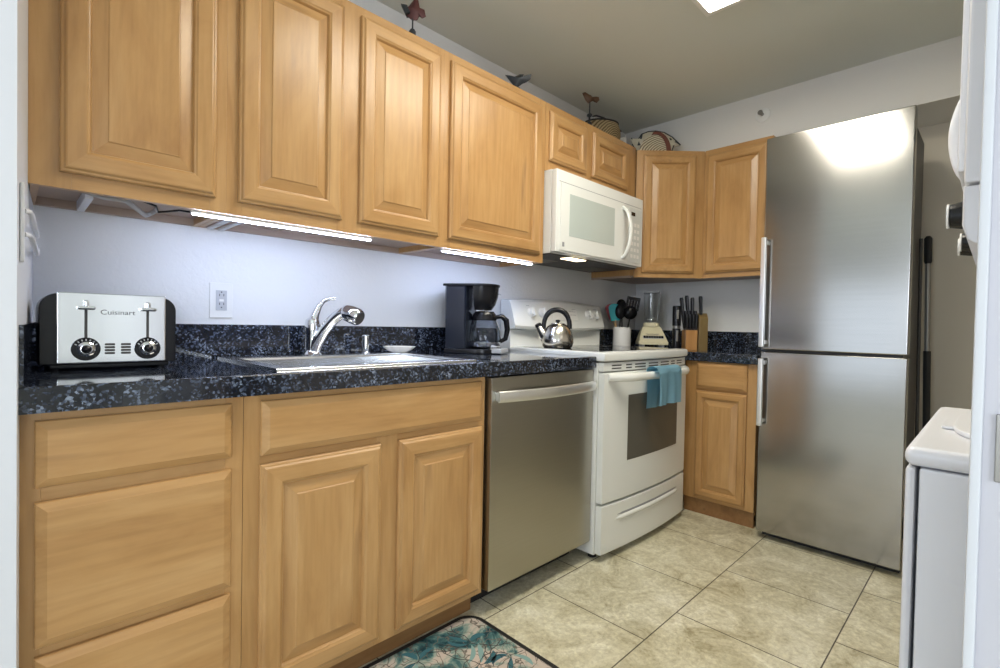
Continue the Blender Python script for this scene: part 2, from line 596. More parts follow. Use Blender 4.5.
def drawer(parent, O, U, W, Hh, hm=None, name='drawer_front'):
    U = Vector(U)
    N = U.cross(Z)
    hm = hm or WX
    return MB().loops(O, U, Z, N, W, Hh, [(0, 0), (0, 0.009), (0.002, 0.012), (0.018, 0.020)], (0, 0)).build(name, [hm], parent, smooth=0)


def face_frame(mb, x0, x1, z0, z1, y, stiles, rails, t=0.02):
    """stiles: [(xa, xb)], rails: [(za, zb)] on a plane y, slot 0 vertical grain, slot 1 horizontal"""
    for a, b in stiles:
        mb.box(a, b, y, y + t, z0, z1, 0.0006)
    st = sorted(stiles)
    for a, b in rails:
        for (p, q), (p2, q2) in zip(st, st[1:]):
            mb.box(q, p2, y, y + t, a, b, 0.0006, 1)


# --- wall cabinets over the counter (underside z=1.35, top 2.13)
UB, UT, UY = 1.35, 2.13, -0.305


def wall_cabinet(name, label, x0, x1, doors, stiles, z0=UB, z1=UT, bottom=True, zd=(1.388, 2.098), group=None):
    t = thing(name, label, 'cabinet', ((x0 + x1) / 2, -0.15, z0), 0, group)
    c = MB()
    c.box(x0 + 0.001, x0 + 0.016, UY + 0.021, -0.001, z0, z1)
    c.box(x1 - 0.016, x1 - 0.001, UY + 0.021, -0.001, z0, z1)
    c.box(x0 + 0.016, x1 - 0.016, UY + 0.021, -0.001, z1 - 0.016, z1)
    c.box(x0 + 0.016, x1 - 0.016, UY + 0.021, -0.001, z0 + 0.022, z0 + 0.036, 0, 1)
    c.box(x0 + 0.016, x1 - 0.016, -0.022, -0.001, z0, z0 + 0.022, 0, 1)
    c.box(x0 + 0.016, x1 - 0.016, -0.012, -0.001, z0 + 0.036, z1 - 0.016, 0, 1)
    c.build('carcass', [WZ, WU], t)
    fr = MB()
    face_frame(fr, x0, x1, z0, z1, UY, stiles, [(z0, zd[0] + 0.012), (zd[1] - 0.012, z1)])
    fr.build('face_frame', [WZ, WX], t)
    for a, b in doors:
        door(t, (a, UY - 0.0005, zd[0]), X, b - a, zd[1] - zd[0])
    return t


wall_cabinet('wall_cabinet', 'single-door wooden wall cabinet above the toaster, leftmost of the upper row', -1.187, -0.777,
             [(-1.137, -0.806)], [(-1.1905, -1.115), (-0.820, -0.777)])
wall_cabinet('wall_cabinet', 'double-door wooden wall cabinet above the sink and faucet', -0.777, 0.007,
             [(-0.748, -0.425), (-0.362, -0.018)], [(-0.777, -0.735), (-0.438, -0.349), (-0.032, 0.007)])
wall_cabinet('wall_cabinet', 'wooden wall cabinet with one wide door, left of the microwave', 0.007, 0.627,
             [(0.034, 0.592)], [(0.007, 0.048), (0.578, 0.627)])
wall_cabinet('wall_cabinet', 'short double-door wooden cabinet directly above the microwave', 0.629, 1.470,
             [(0.652, 0.955), (1.010, 1.370)], [(0.629, 0.666), (0.941, 1.024), (1.356, 1.470)], z0=1.803, zd=(1.853, 2.094))

# --- diagonal corner wall cabinet and the straight one beside the fridge
UTF = 2.116
P0, P1 = Vector((1.472, -0.312, 0)), Vector((1.762, -0.602, 0))
DU = (P1 - P0).normalized()
DN = DU.cross(Z)
DW_ = (P1 - P0).length
t = thing('corner_wall_cabinet', 'wooden corner wall cabinet with one door set diagonally, right of the microwave', 'cabinet', (1.75, -0.3, UB))
c = MB()
IN = 0.021
poly_in = [(1.472, -0.001), (1.472, -0.284), (1.486, -0.290), (1.777, -0.580), (1.782, -0.602), (LX - 0.001, -0.602), (LX - 0.001, -0.001)]
c.prism(poly_in, UB + 0.012, UTF, lambda u, v, d: (u, v, d))
c.prism(poly_in, UB + 0.010, UB + 0.0119, lambda u, v, d: (u, v, d), 1)
c.box(1.472, 1.486, -0.285, -0.002, UB, UB + 0.012, 0, 1)
c.build('carcass', [WZ, WU], t, smooth=20)
fr = MB()
MD = Matrix.Translation(P0) @ Matrix(((DU.x, -DN.x, 0, 0), (DU.y, -DN.y, 0, 0), (0, 0, 1, 0), (0, 0, 0, 1)))
fr.box(0, 0.052, 0, 0.02, UB, UTF, 0.0006, 0, M=MD)
fr.box(DW_ - 0.052, DW_, 0, 0.02, UB, UTF, 0.0006, 0, M=MD)
fr.box(0.052, DW_ - 0.052, 0, 0.02, UB, 1.40, 0.0006, 1, M=MD)
fr.box(0.052, DW_ - 0.052, 0, 0.02, 2.072, UTF, 0.0006, 1, M=MD)
fr.build('face_frame', [WZ, WX], t)
door(t, P0 + DU * 0.042 + DN * 0.0005 + Z * 1.378, DU, DW_ - 0.095, 2.085 - 1.378, 0.052)

t = thing('wall_cabinet', 'single-door wooden wall cabinet between the corner cabinet and the refrigerator', 'cabinet', (1.9, -0.82, UB))
c = MB()
c.box(1.784, LX - 0.001, -0.980, -0.605, UB + 0.012, UTF)
c.box(1.784, LX - 0.001, -0.980, -0.605, UB + 0.008, UB + 0.012, 0, 1)
c.build('carcass', [WZ, WU], t)
fr = MB()
fr.box(1.762, 1.783, -0.645, -0.604, UB, UTF, 0.0006)
fr.box(1.762, 1.783, -0.980, -0.945, UB, UTF, 0.0006)
fr.box(1.762, 1.783, -0.945, -0.645, UB, 1.40, 0.0006, 1)
fr.box(1.762, 1.783, -0.945, -0.645, 2.072, UTF, 0.0006, 1)
fr.build('face_frame', [WZ, WY], t)
door(t, (1.7615, -0.622, 1.378), -Y, 0.338, 2.085 - 1.378, 0.052, WY)

# --- base cabinets on the sink side
BY = -0.600
KH = 0.085


def base_carcass(t, x0, x1, stiles, rails, hole=False, kick=WD):
    c = MB()
    c.box(x0 + 0.012, x0 + 0.028, BY + 0.021, -0.005, KH, 0.862)
    c.box(x1 - 0.016, x1 - 0.001, BY + 0.021, -0.005, KH, 0.862)
    c.box(x0 + 0.028, x1 - 0.016, BY + 0.021, -0.005, KH, KH + 0.016)
    c.box(x0 + 0.028, x1 - 0.016, -0.020, -0.005, KH + 0.016, 0.862)
    c.build('carcass', [WZ], t)
    fr = MB()
    face_frame(fr, x0, x1, KH, 0.8635, BY, stiles, rails)
    fr.build('face_frame', [WZ, WX], t)
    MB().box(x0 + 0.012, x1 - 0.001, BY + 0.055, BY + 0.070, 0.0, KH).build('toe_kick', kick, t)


t = thing('base_cabinet', 'wooden base cabinet with three stacked drawers, left of the sink cabinet', 'cabinet', (-1.0, -0.3, 0))
MB_ = [(-1.2105, -1.178), (-0.858, -0.818)]
base_carcass(t, -1.2105, -0.818, MB_, [(KH, 0.125), (0.385, 0.410), (0.684, 0.722), (0.835, 0.8635)])
for z0, z1 in ((0.718, 0.846), (0.410, 0.690), (0.108, 0.392)):
    drawer(t, (-1.187, BY - 0.0005, z0), X, 0.341, z1 - z0)
t = thing('base_cabinet', 'wooden sink base cabinet with two raised-panel doors and a false drawer front', 'cabinet', (-0.41, -0.3, 0))
base_carcass(t, -0.817, -0.018, [(-0.817, -0.778), (-0.452, -0.379), (-0.050, -0.018)], [(KH, 0.125), (0.675, 0.722), (0.835, 0.8635)])
drawer(t, (-0.780, BY - 0.0005, 0.710), X, 0.740, 0.136, name='false_front')
door(t, (-0.781, BY - 0.0005, 0.106), X, 0.340, 0.582)
door(t, (-0.380, BY - 0.0005, 0.106), X, 0.342, 0.582)

# --- far base cabinet
FX = 1.548
t = thing('base_cabinet', 'narrow wooden base cabinet with one drawer and one door, beside the refrigerator', 'cabinet', (1.78, -0.83, 0))
c = MB().box(FX + 0.021, LX - 0.02, -1.0, -0.986, KH - 0.02, 0.862).box(FX + 0.021, LX - 0.02, -0.66, -0.645, KH, 0.862).box(FX + 0.021, LX - 0.02, -0.986, -0.66, KH, KH + 0.015)
c.build('carcass', WY, t)
fr = MB()
for a in ((-0.692, -0.615), (-1.0, -0.955)):
    fr.box(FX, FX + 0.02, a[0], a[1], KH, 0.8635, 0.0006)
for a in ((KH, 0.118), (0.692, 0.722), (0.845, 0.8635)):
    fr.box(FX, FX + 0.02, -0.955, -0.692, a[0], a[1], 0.0006, 1)
fr.build('face_frame', [WZ, WY], t)
drawer(t, (FX - 0.0005, -0.683, 0.713), -Y, 0.272, 0.145, WY)
door(t, (FX - 0.0005, -0.683, 0.103), -Y, 0.272, 0.596, 0.045, WY)
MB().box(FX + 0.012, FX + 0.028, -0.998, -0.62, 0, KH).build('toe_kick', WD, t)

# ------------------------------------------------------------------ countertops and backsplashes
CT, CB, CY = 0.914, 0.864, -0.635
SX0, SX1, SY0, SY1 = -0.705, -0.055, -0.545, -0.075     # sink cut-out


def slab_with_hole(x0, x1, y0, y1, hx0, hx1, hy0, hy1, z0, z1):
    b = bmesh.new()
    o = ((x0, y0), (x1, y0), (x1, y1), (x0, y1))
    h = ((hx0, hy0), (hx1, hy0), (hx1, hy1), (hx0, hy1))
    OT = [b.verts.new((*p, z1)) for p in o]
    OB = [b.verts.new((*p, z0)) for p in o]
    HT = [b.verts.new((*p, z1)) for p in h]
    HB = [b.verts.new((*p, z0)) for p in h]
    for k in range(4):
        q = (k + 1) % 4
        b.faces.new((OT[k], OT[q], HT[q], HT[k]))
        b.faces.new((OB[q], OB[k], HB[k], HB[q]))
        b.faces.new((OB[k], OB[q], OT[q], OT[k]))
        b.faces.new((HT[k], HT[q], HB[q], HB[k]))
    bmesh.ops.recalc_face_normals(b, faces=b.faces)
    es = [e for e in b.edges if all(v in (OT[0], OT[1], OT[2]) for v in e.verts)]
    bmesh.ops.bevel(b, geom=es, offset=0.005, segments=3, affect='EDGES', profile=0.5)
    return b


o = MB().merge(slab_with_hole(-1.2125, 0.619, CY, -0.0215, SX0, SX1, SY0, SY1, CB, CT)).build('countertop', GRAN)
tag(o, 'long black granite countertop with a steel sink, above the drawers and dishwasher', 'countertop')
o = MB().prism([(1.438, -0.0215), (1.438, -0.640), (1.522, -0.640), (1.522, -1.004), (LX - 0.022, -1.004), (LX - 0.022, -0.0215)], CB, CT,
               lambda u, v, d: (u, v, d), bev=0.003).build('countertop', GRAN)
tag(o, 'short black granite corner countertop under the knife blocks and blender', 'countertop')
o = MB().box(-1.172, 0.619, -0.021, -0.001, CB, 1.028, 0.002).build('backsplash', GRAN)
tag(o, 'low speckled granite backsplash strip behind the sink', 'backsplash')
o = MB().prism([(-1.2085, -0.632), (-1.2020, -0.632), (-1.1690, -0.0215), (-1.1748, -0.0215)], CT, 1.028, lambda u, v, d: (u, v, d)).build('backsplash', GRAN)
tag(o, 'short granite backsplash strip at the left wall beside the toaster', 'backsplash')
o = MB().box(1.438, LX - 0.022, -0.021, -0.001, CB, 1.030, 0.002).box(LX - 0.021, LX - 0.001, -1.004, -0.001, CB, 1.030, 0.002).build('backsplash', GRAN)
tag(o, 'dark granite backsplash behind the blender and knife blocks in the corner', 'backsplash')

# ------------------------------------------------------------------ sink
t = thing('kitchen_sink', 'stainless steel drop-in sink set into the long black countertop', 'sink', (-0.38, -0.31, 0.73))
x0, x1, y0, y1 = -0.728, -0.032, -0.568, -0.052
rim = MB()
rim.merge(slab_with_hole(x0, x1, y0, y1, x0 + 0.035, x1 - 0.035, y0 + 0.035, y1 - 0.085, CT + 0.0003, CT + 0.006))
rim.build('rim', SINKST, t)
b = MB()
bx0, bx1, by0, by1 = x0 + 0.034, x1 - 0.034, y0 + 0.034, y1 - 0.084


def bowl(a0, a1):
    prof = [(0.0, CT + 0.005), (0.004, CT - 0.004), (0.008, CT - 0.12), (0.022, CT - 0.158), (0.05, CT - 0.168)]
    Wd, Hd = a1 - a0, by1 - by0
    b.loops((a0, by0, 0), X, Y, Z, Wd, Hd, [(i, z) for i, z in prof])


bowl(bx0, bx1)
b.lathe([(0.0, 0), (0.03, 0.0), (0.042, 0.003), (0.042, 0.0)], ((bx0 + bx1) / 2, (by0 + by1) / 2, CT - 0.168), 24)
b.build('bowl', SINKST, t)

# faucet
t = thing('kitchen_faucet', 'chrome single-lever faucet with a pull-out spray head behind the sink', 'faucet', (-0.425, -0.098, CT + 0.006))
z = CT + 0.0062
FB = Vector((-0.425, -0.098, z))
MB().lathe([(0, 0), (0.038, 0), (0.038, 0.004), (0.029, 0.012), (0.026, 0.02), (0.025, 0.075), (0.028, 0.085), (0.028, 0.112), (0.024, 0.130), (0.010, 0.140), (0, 0.141)], FB).build('body', CHROME, t)
MB().tube([FB + Vector(q) for q in ((0.002, -0.002, 0.120), (0.008, -0.004, 0.150), (0.022, -0.008, 0.183), (0.039, -0.012, 0.203), (0.062, -0.018, 0.211), (0.077, -0.022, 0.212))],
          [0.020, 0.015, 0.010, 0.008, 0.0075, 0.006], 14).build('lever', CHROME, t)
MB().tube([FB + Vector(q) for q in ((0.003, -0.005, 0.015), (0.010, -0.020, 0.050), (0.025, -0.047, 0.095), (0.043, -0.080, 0.134), (0.056, -0.103, 0.154), (0.062, -0.114, 0.159))],
          [0.024, 0.023, 0.021, 0.020, 0.020, 0.018], 16).build('spout', CHROME, t)
hd = MB().tube([FB + Vector(q) for q in ((0.062, -0.114, 0.159), (0.066, -0.121, 0.160), (0.070, -0.128, 0.158), (0.082, -0.150, 0.150), (0.092, -0.168, 0.142), (0.095, -0.173, 0.140))], [0.016, 0.026, 0.030, 0.032, 0.031, 0.027], 22)
hd = hd.build('spray_head', CHROME, t)
MB().lathe([(0.024, 0), (0.024, 0.003), (0.0, 0.003)], (0, 0, 0), 20, M=Matrix.Translation(FB + Vector((0.0953, -0.1735, 0.1397))) @ Vector((0.45, -0.82, -0.36)).to_track_quat('Z', 'Y').to_matrix().to_4x4()).build('spray_face', DGRAY, hd)
t = thing('air_gap_cap', 'small chrome cylinder cap standing behind the sink, right of the faucet', 'air gap', (-0.205, -0.095, z))
MB().lathe([(0, 0), (0.018, 0), (0.018, 0.004), (0.0135, 0.006), (0.0135, 0.060), (0.016, 0.062), (0.016, 0.070), (0.010, 0.074), (0, 0.074)], (-0.205, -0.095, z)).build('cap', CHROME, t)

# scalloped soap dish
b = bmesh.new()
NN = 60
rings = []
for r0, zz in ((0.0, 0.004), (0.022, 0.004), (0.040, 0.012), (0.056, 0.026), (0.060, 0.028), (0.058, 0.0255), (0.041, 0.0085), (0.022, 0.0), (0.0, 0.0)):
    if r0 == 0:
        rings.append([b.verts.new((0, 0, zz))])
    else:
        rings.append([b.verts.new((1.25 * r0 * (1 + 0.05 * (r0 / 0.06) * math.cos(10 * 2 * PI * k / NN)) * math.cos(2 * PI * k / NN), 0.85 * r0 * (1 + 0.05 * (r0 / 0.06) * math.cos(10 * 2 * PI * k / NN)) * math.sin(2 * PI * k / NN), zz)) for k in range(NN)])
for r0, r1 in zip(rings, rings[1:]):
    for k in range(NN):
        k2 = (k + 1) % NN
        if len(r0) == 1:
            b.faces.new((r0[0], r1[k], r1[k2]))
        elif len(r1) == 1:
            b.faces.new((r0[k], r1[0], r0[k2]))
        else:
            b.faces.new((r0[k], r1[k], r1[k2], r0[k2]))
bmesh.ops.recalc_face_normals(b, faces=b.faces)
dish = MB().merge(b).build('soap_dish', CERAM)
dish.location = (-0.058, -0.112, CT + 0.0065)
dish.scale = (0.88, 0.88, 0.95)
dish.rotation_euler = (0, 0, R(-35))
tag(dish, 'small white scalloped dish on the sink ledge between faucet and coffee maker', 'dish')

# ------------------------------------------------------------------ dishwasher
t = thing('dishwasher', 'stainless steel dishwasher with a bowed bar handle under the counter', 'dishwasher', (0.3, -0.3, 0))
MB().box(-0.008, 0.614, -0.575, -0.03, 0.10, 0.855).build('tub_shell', BLKM, t)
MB().box(-0.008, 0.616, -0.625, -0.577, 0.090, 0.857, 0.004).build('door', DWST, t)
MB().box(-0.006, 0.613, -0.515, -0.50, 0.0, 0.0999).build('kick_plate', BLKM, t)
h = MB()
pts = []
for k in range(15):
    u = k / 14
    pts.append((0.012 + 0.590 * u, -0.640 - 0.030 * math.sin(PI * u) ** 0.8, 0.788))
h.tube(pts, 0.021, 16, flat=(1.0, 0.45))
for xx in (0.020, 0.594):
    h.box(xx - 0.008, xx + 0.008, -0.645, -0.6252, 0.772, 0.804, 0.003)
h.build('handle', HANDLE, t)

# ------------------------------------------------------------------ range
SXA, SXB = 0.622, 1.435
t = thing('electric_range', 'white freestanding electric range with black glass cooktop beside the dishwasher', 'range', ((SXA + SXB) / 2, -0.35, 0))
MB().box(SXA, SXB, -0.640, -0.025, 0.03, 0.885, 0.002).build('body', ENAM, t)
ft = MB()
for xx in (SXA + 0.05, SXB - 0.05):
    for yy in (-0.60, -0.08):
        f = MB().lathe([(0, 0), (0.02, 0), (0.02, 0.008), (0.01, 0.010), (0.01, 0.031), (0, 0.031)], (xx, yy, 0), 16).build('foot', BLKM, t)


def bow(u):        # outward bow of the front across the width
    return 0.022 * (1 - (2 * u - 1) ** 2)


def bowed_panel(x0, x1, z0, z1, yb, yf, bev=0.006, amt=1.0, n=24, lip=None):
    poly = [(x0, yb)]
    for k in range(n + 1):
        u = k / n
        xx = x0 + (x1 - x0) * u
        uu = (xx - SXA) / (SXB - SXA)
        poly.append((xx, yf - amt * bow(uu)))
    poly.append((x1, yb))
    return MB().prism(poly, z0, z1, lambda u, v, d: (u, v, d), bev=bev)


ct = bowed_panel(SXA, SXB, 0.892, 0.933, -0.03, -0.675, 0.010)
ct.build('cooktop_frame', ENAM, t)
gl = MB().box(SXA + 0.045, SXB - 0.045, -0.625, -0.155, 0.9325, 0.9348, 0.001)
gl = gl.build('glass_cooktop', GLASSB, t)
for cx, cy, rr in ((SXA + 0.21, -0.49, 0.10), (SXB - 0.21, -0.49, 0.085), (SXA + 0.21, -0.27, 0.085), (SXB - 0.21, -0.27, 0.10)):
    MB().lathe([(rr - 0.002, 0), (rr, 0), (rr, 0.0003), (rr - 0.002, 0.0003)], (cx, cy, 0.9349), 40, close=False).build('burner_ring', GRM, gl)
# vent trim below the cooktop
vt = bowed_panel(SXA + 0.008, SXB - 0.008, 0.848, 0.887, -0.642, -0.664, 0.002)
vt = vt.build('vent_trim', ENAM, t)
for a, n_ in ((0.08, 3), (0.21, 2), (0.30, 4), (0.45, 4), (0.60, 4), (0.75, 2), (0.84, 3)):
    xa, xb = SXA + (SXB - SXA) * a, SXA + (SXB - SXA) * (a + 0.029 * n_)
    sl = MB()
    for zz in (0.857, 0.870):
        sl.sheet(lambda p_, q_: (xa + (xb - xa) * p_, -0.6645 - bow(((xa + (xb - xa) * p_) - SXA) / (SXB - SXA)), zz + 0.006 * q_), 4, 1, thick=0.0015)
    sl.build('vent_slot', DGRAY, vt)
# oven door
dr = bowed_panel(SXA + 0.006, SXB - 0.006, 0.262, 0.842, -0.643, -0.672, 0.006).build('oven_door', ENAM, t)


def onbow(u0, u1, z0, z1, off, corner=0.0):
    pts = []
    n = 20
    for k in range(n + 1):
        pts.append(u0 + (u1 - u0) * k / n)

    def fn(a, c):
        u = u0 + (u1 - u0) * a
        return (SXA + (SXB - SXA) * u, -0.672 - bow(u) - off, z0 + (z1 - z0) * c)
    return fn


wn = MB().sheet(onbow(0.225, 0.84, 0.432, 0.735, 0.0012), 20, 1, thick=0.0008).build('oven_window', OVENG, dr)
# handle
hp = []
for k in range(21):
    u = 0.045 + 0.935 * k / 20
    hp.append((SXA + (SXB - SXA) * u, -0.668 - bow(u) - 0.050 * min(1, math.sin(PI * k / 20) * 2.2) ** 0.7, 0.822))
h = MB().tube(hp, 0.019, 16, flat=(1.0, 0.75))
h.build('door_handle', ENAM, dr)
# drawer
wd = bowed_panel(SXA + 0.006, SXB - 0.006, 0.035, 0.252, -0.643, -0.672, 0.006).build('storage_drawer', ENAM, t)
gp = []
for k in range(15):
    u = 0.14 + 0.74 * k / 14
    gp.append((SXA + (SXB - SXA) * u, -0.6705 - bow(u), 0.178))
MB().tube(gp, [0.004] + [0.011] * 13 + [0.004], 12, flat=(1.0, 0.9)).build('drawer_pull', ENAM, wd)
gp2 = [(p[0], p[1] - 0.0005, 0.195) for p in gp]
MB().tube(gp2, [0.003] + [0.006] * 13 + [0.003], 10, flat=(1.0, 0.3)).build('pull_recess', GRM, wd)
# backguard
bg = MB()
poly = [(-0.028, 0.885), (-0.100, 0.885), (-0.100, 1.020), (-0.094, 1.026), (-0.128, 1.032), (-0.134, 1.045), (-0.098, 1.160), (-0.085, 1.175), (-0.028, 1.180)]
b = bmesh.new()
n = 20
rings = []
for k in range(n + 1):
    u = k / n
    xx = SXA + (SXB - SXA) * u
    arch = 0.016 * (1 - (2 * u - 1) ** 2)
    rings.append([b.verts.new((xx, p[0] - (0.012 * (1 - (2 * u - 1) ** 2) if 1.03 < p[1] < 1.17 else 0), p[1] + (arch if p[1] > 1.1 else 0) - (0.012 * (1 - (2 * u - 1) ** 2) if 1.025 < p[1] < 1.05 else 0))) for p in poly])
m_ = len(poly)
for r0, r1 in zip(rings, rings[1:]):
    for k in range(m_):
        b.faces.new((r0[k], r1[k], r1[(k + 1) % m_], r0[(k + 1) % m_]))
b.faces.new(rings[0])
b.faces.new(rings[-1][::-1])
bmesh.ops.recalc_face_normals(b, faces=b.faces)
bg = MB().merge(b).build('backguard', ENAM, t, smooth=30)
tilt = math.atan2(0.036, 0.115)


def onbg(u, zz, off=0.0):
    yy = -0.134 + (zz - 1.045) / 0.115 * 0.036 - 0.012 * (1 - (2 * u - 1) ** 2)
    n_ = Vector((0, -math.cos(tilt), math.sin(tilt)))
    return Vector((SXA + (SXB - SXA) * u, yy, zz)) + n_ * off


QB = Vector((0, -math.cos(tilt), math.sin(tilt))).to_track_quat('Z', 'Y').to_matrix().to_4x4()
for u in (0.17, 0.275, 0.80, 0.895):
    k = MB().lathe([(0, -0.002), (0.028, -0.002), (0.028, 0.004), (0.021, 0.008), (0.019, 0.022), (0, 0.024)], (0, 0, 0), 24, M=Matrix.Translation(onbg(u, 1.115)) @ QB)
    k.box(-0.0045, 0.0045, -0.026, 0.021, 0.006, 0.030, 0.002, M=Matrix.Translation(onbg(u, 1.115)) @ Matrix.Rotation(0.0, 4, 'Y') @ QB)
    k.build('control_knob', PLW, bg)
pn = MB()
MBG = Matrix.Translation(onbg(0.52, 1.112, 0.0006)) @ QB
pn.box(-0.115, 0.115, -0.036, 0.036, -0.002, 0.001, 0.0005, 0, M=MBG)
pn.box(-0.022, 0.022, 0.006, 0.022, 0.0005, 0.0018, 0, 1, M=MBG)
for r in range(3):
    for c_ in range(6):
        xx = 0.042 + 0.013 * c_ if r else -0.1 + 0.03 * c_
        if r == 0:
            pn.box(-0.108, 0.108, 0.0305, 0.0325, 0.0005, 0.0016, 0, 2, M=MBG)
            break
        if c_ < 5:
            pn.box(xx, xx + 0.008, 0.016 - 0.020 * (r - 1), 0.019 - 0.020 * (r - 1), 0.0005, 0.0016, 0, 2, M=MBG)
pn.build('clock_panel', [PLW, GLASSB, GRM], bg)
for u in (0.17, 0.275, 0.80, 0.895):
    M2 = Matrix.Translation(onbg(u, 1.150, 0.0012)) @ QB
    mk = MB()
    for k in range(5):
        mk.box(-0.028 + 0.0115 * k, -0.020 + 0.0115 * k, -0.0015, 0.0015, -0.0006, 0.0006, 0, 0, M=M2)
    mk.build('dial_marking', GRM, bg)

# towel over the range handle
hy = -0.742


def drape(x0, x1, zf, zb, wob, ph, gap):
    L1, L2, r = 0.842 - zf, 0.842 - zb, 0.027 + gap

    def fn(a, c):
        tot = L1 + PI * r + L2
        s = c * tot
        xx = x0 + (x1 - x0) * a + 0.006 * math.sin(9 * c + ph)
        fold = wob * math.sin(a * 10 + ph) + 0.5 * wob * math.sin(a * 23 + ph * 2)
        if s < L1:
            k = 1 - s / L1
            return (xx + (a - 0.5) * 0.02 * k, hy - r - 0.004 - fold * (0.3 + k), zf + s)
        if s < L1 + PI * r:
            an = (s - L1) / r
            return (xx, hy - r * math.cos(an), 0.842 + r * math.sin(an) * 0.7)
        k = (s - L1 - PI * r) / L2
        return (xx - (a - 0.5) * 0.05 * k - 0.02 * k, hy + r - 0.002 + 0.5 * fold * k, 0.842 - (s - L1 - PI * r))
    return fn


o = MB().sheet(drape(0.925, 1.160, 0.683, 0.660, 0.007, 0.4, 0.004), 36, 60, thick=0.008).build('dish_towel', TOWEL, smooth=80)
tag(o, 'light blue dish towel folded over the oven door handle', 'towel')

# ------------------------------------------------------------------ kettle
t = thing('tea_kettle', 'brushed steel whistling kettle with a black loop handle on the range', 'kettle', (0.775, -0.300, 0.9352))
kz = 0.9352
K = (0.762, -0.300, kz)
MB().lathe([(0, 0), (0.068, 0), (0.075, 0.006), (0.081, 0.028), (0.080, 0.050), (0.070, 0.083), (0.053, 0.108), (0.041, 0.118), (0.036, 0.120)], K, 40).lathe([(0.036, 0.1195), (0.035, 0.123), (0.0, 0.126)], K, 30).build('body', KETST, t)
MB().lathe([(0, 0.120), (0.006, 0.121), (0.006, 0.128), (0.012, 0.132), (0.012, 0.140), (0, 0.143)], K, 20).build('lid_knob', BLK, t)
# handle plane runs along the spout direction (roughly square to the view)
kd = Vector((-0.62, 0.78, 0)).normalized()
hp = []
for k in range(17):
    a = PI * (-0.02 + 1.04 * k / 16)
    hp.append(Vector(K) + kd * (0.066 * math.cos(a) + 0.006) + Z * (0.092 + 0.100 * math.sin(a) ** 0.75 if math.sin(a) > 0 else 0.096))
MB().tube(hp, [0.011] + [0.012] * 3 + [0.0135] * 9 + [0.012] * 3 + [0.011], 12).build('handle', BLK, t)
sp_ = MB().tube([Vector(K) + kd * 0.050 + Z * 0.048, Vector(K) + kd * 0.072 + Z * 0.066, Vector(K) + kd * 0.088 + Z * 0.088, Vector(K) + kd * 0.098 + Z * 0.108], [0.038, 0.030, 0.020, 0.016], 16).build('spout', KETST, t)
MB().tube([Vector(K) + kd * 0.0955 + Z * 0.104, Vector(K) + kd * 0.102 + Z * 0.117, Vector(K) + kd * 0.104 + Z * 0.121], [0.017, 0.017, 0.010], 16).build('spout_cap', BLK, sp_)

# ------------------------------------------------------------------ microwave
t = thing('microwave_oven', 'white over-the-range microwave mounted between the wooden wall cabinets', 'microwave', (0.99, -0.2, 1.395))
mx0, mx1 = 0.631, 1.440
MB().box(mx0, mx1, -0.347, -0.005, 1.398, 1.800, 0.003).build('case', ENAM, t)
MB().box(mx0, mx1, -0.380, -0.349, 1.402, 1.798, 0.006).build('front_panel', ENAM, t)
d = MB().box(mx0 + 0.03, 1.262, -0.3845, -0.3805, 1.412, 1.735, 0.0018).build('door', ENAM, t)
MB().box(0.728, 1.130, -0.3860, -0.3848, 1.487, 1.692, 0.0006).build('window', MWG, d)
hp = [(1.218, -0.384 - 0.052 * math.sin(PI * k / 14) ** 0.6, 1.432 + 0.285 * k / 14) for k in range(15)]
MB().tube(hp, 0.012, 14, flat=(0.8, 1.15)).build('handle', ENAM, d)
cp = MB().box(1.285, 1.418, -0.3830, -0.3805, 1.418, 1.728, 0.001)
cp.box(1.305, 1.347, -0.3838, -0.383, 1.685, 1.706, 0, 1)
for r in range(6):
    for c_ in range(3):
        cp.box(1.305 + 0.034 * c_, 1.328 + 0.034 * c_, -0.3834, -0.383, 1.445 + 0.036 * r, 1.465 + 0.036 * r, 0, 2)
cp.build('control_panel', [mat('panel_gray', (0.62, 0.65, 0.64), 0.3), GLASSB, PLW], t)
MB().box(0.676, 0.692, -0.3855, -0.3847, 1.430, 1.452, 0.0005).build('badge', GRM, d)
MB().box(mx0 + 0.02, mx1 - 0.02, -0.3806, -0.3798, 1.7395, 1.7425).build('vent_line', GRM, t)
u = MB().box(mx0 + 0.006, mx1 - 0.006, -0.342, -0.012, 1.3925, 1.3979, 0.001)
for k in range(14):
    u.box(mx0 + 0.06, mx0 + 0.25, -0.20 + 0.011 * k, -0.195 + 0.011 * k, 1.3905, 1.3926, 0, 1)
    u.box(mx1 - 0.25, mx1 - 0.06, -0.20 + 0.011 * k, -0.195 + 0.011 * k, 1.3905, 1.3926, 0, 1)
u.build('underside_grille', [DGRAY, POLE], t)
MB().box(0.79, 0.93, -0.345, -0.285, 1.3885, 1.3924, 0.001).build('cooktop_lamp', BULB, t)

# ------------------------------------------------------------------ refrigerator
FXF = 1.454
fy0, fy1 = -1.615, -1.042
t = thing('refrigerator', 'tall stainless steel refrigerator with bottom freezer in the wall recess', 'refrigerator', (1.8, (fy0 + fy1) / 2, 0))
MB().box(FXF + 0.055, 2.02, fy0 + 0.022, fy1 - 0.004, 0.035, 1.990, 0.004).build('cabinet_shell', DGRAY, t)
MB().box(FXF + 0.07, FXF + 0.10, fy0 + 0.01, fy1 - 0.01, 0.0, 0.0349).build('plinth', BLKM, t)
up = MB().box(FXF, FXF + 0.053, fy0, fy1, 0.949, 1.995, 0.006).build('fridge_door', STEEL, t)
lo = MB().box(FXF, FXF + 0.053, fy0, fy1, 0.036, 0.937, 0.006).build('freezer_door', STEEL, t)


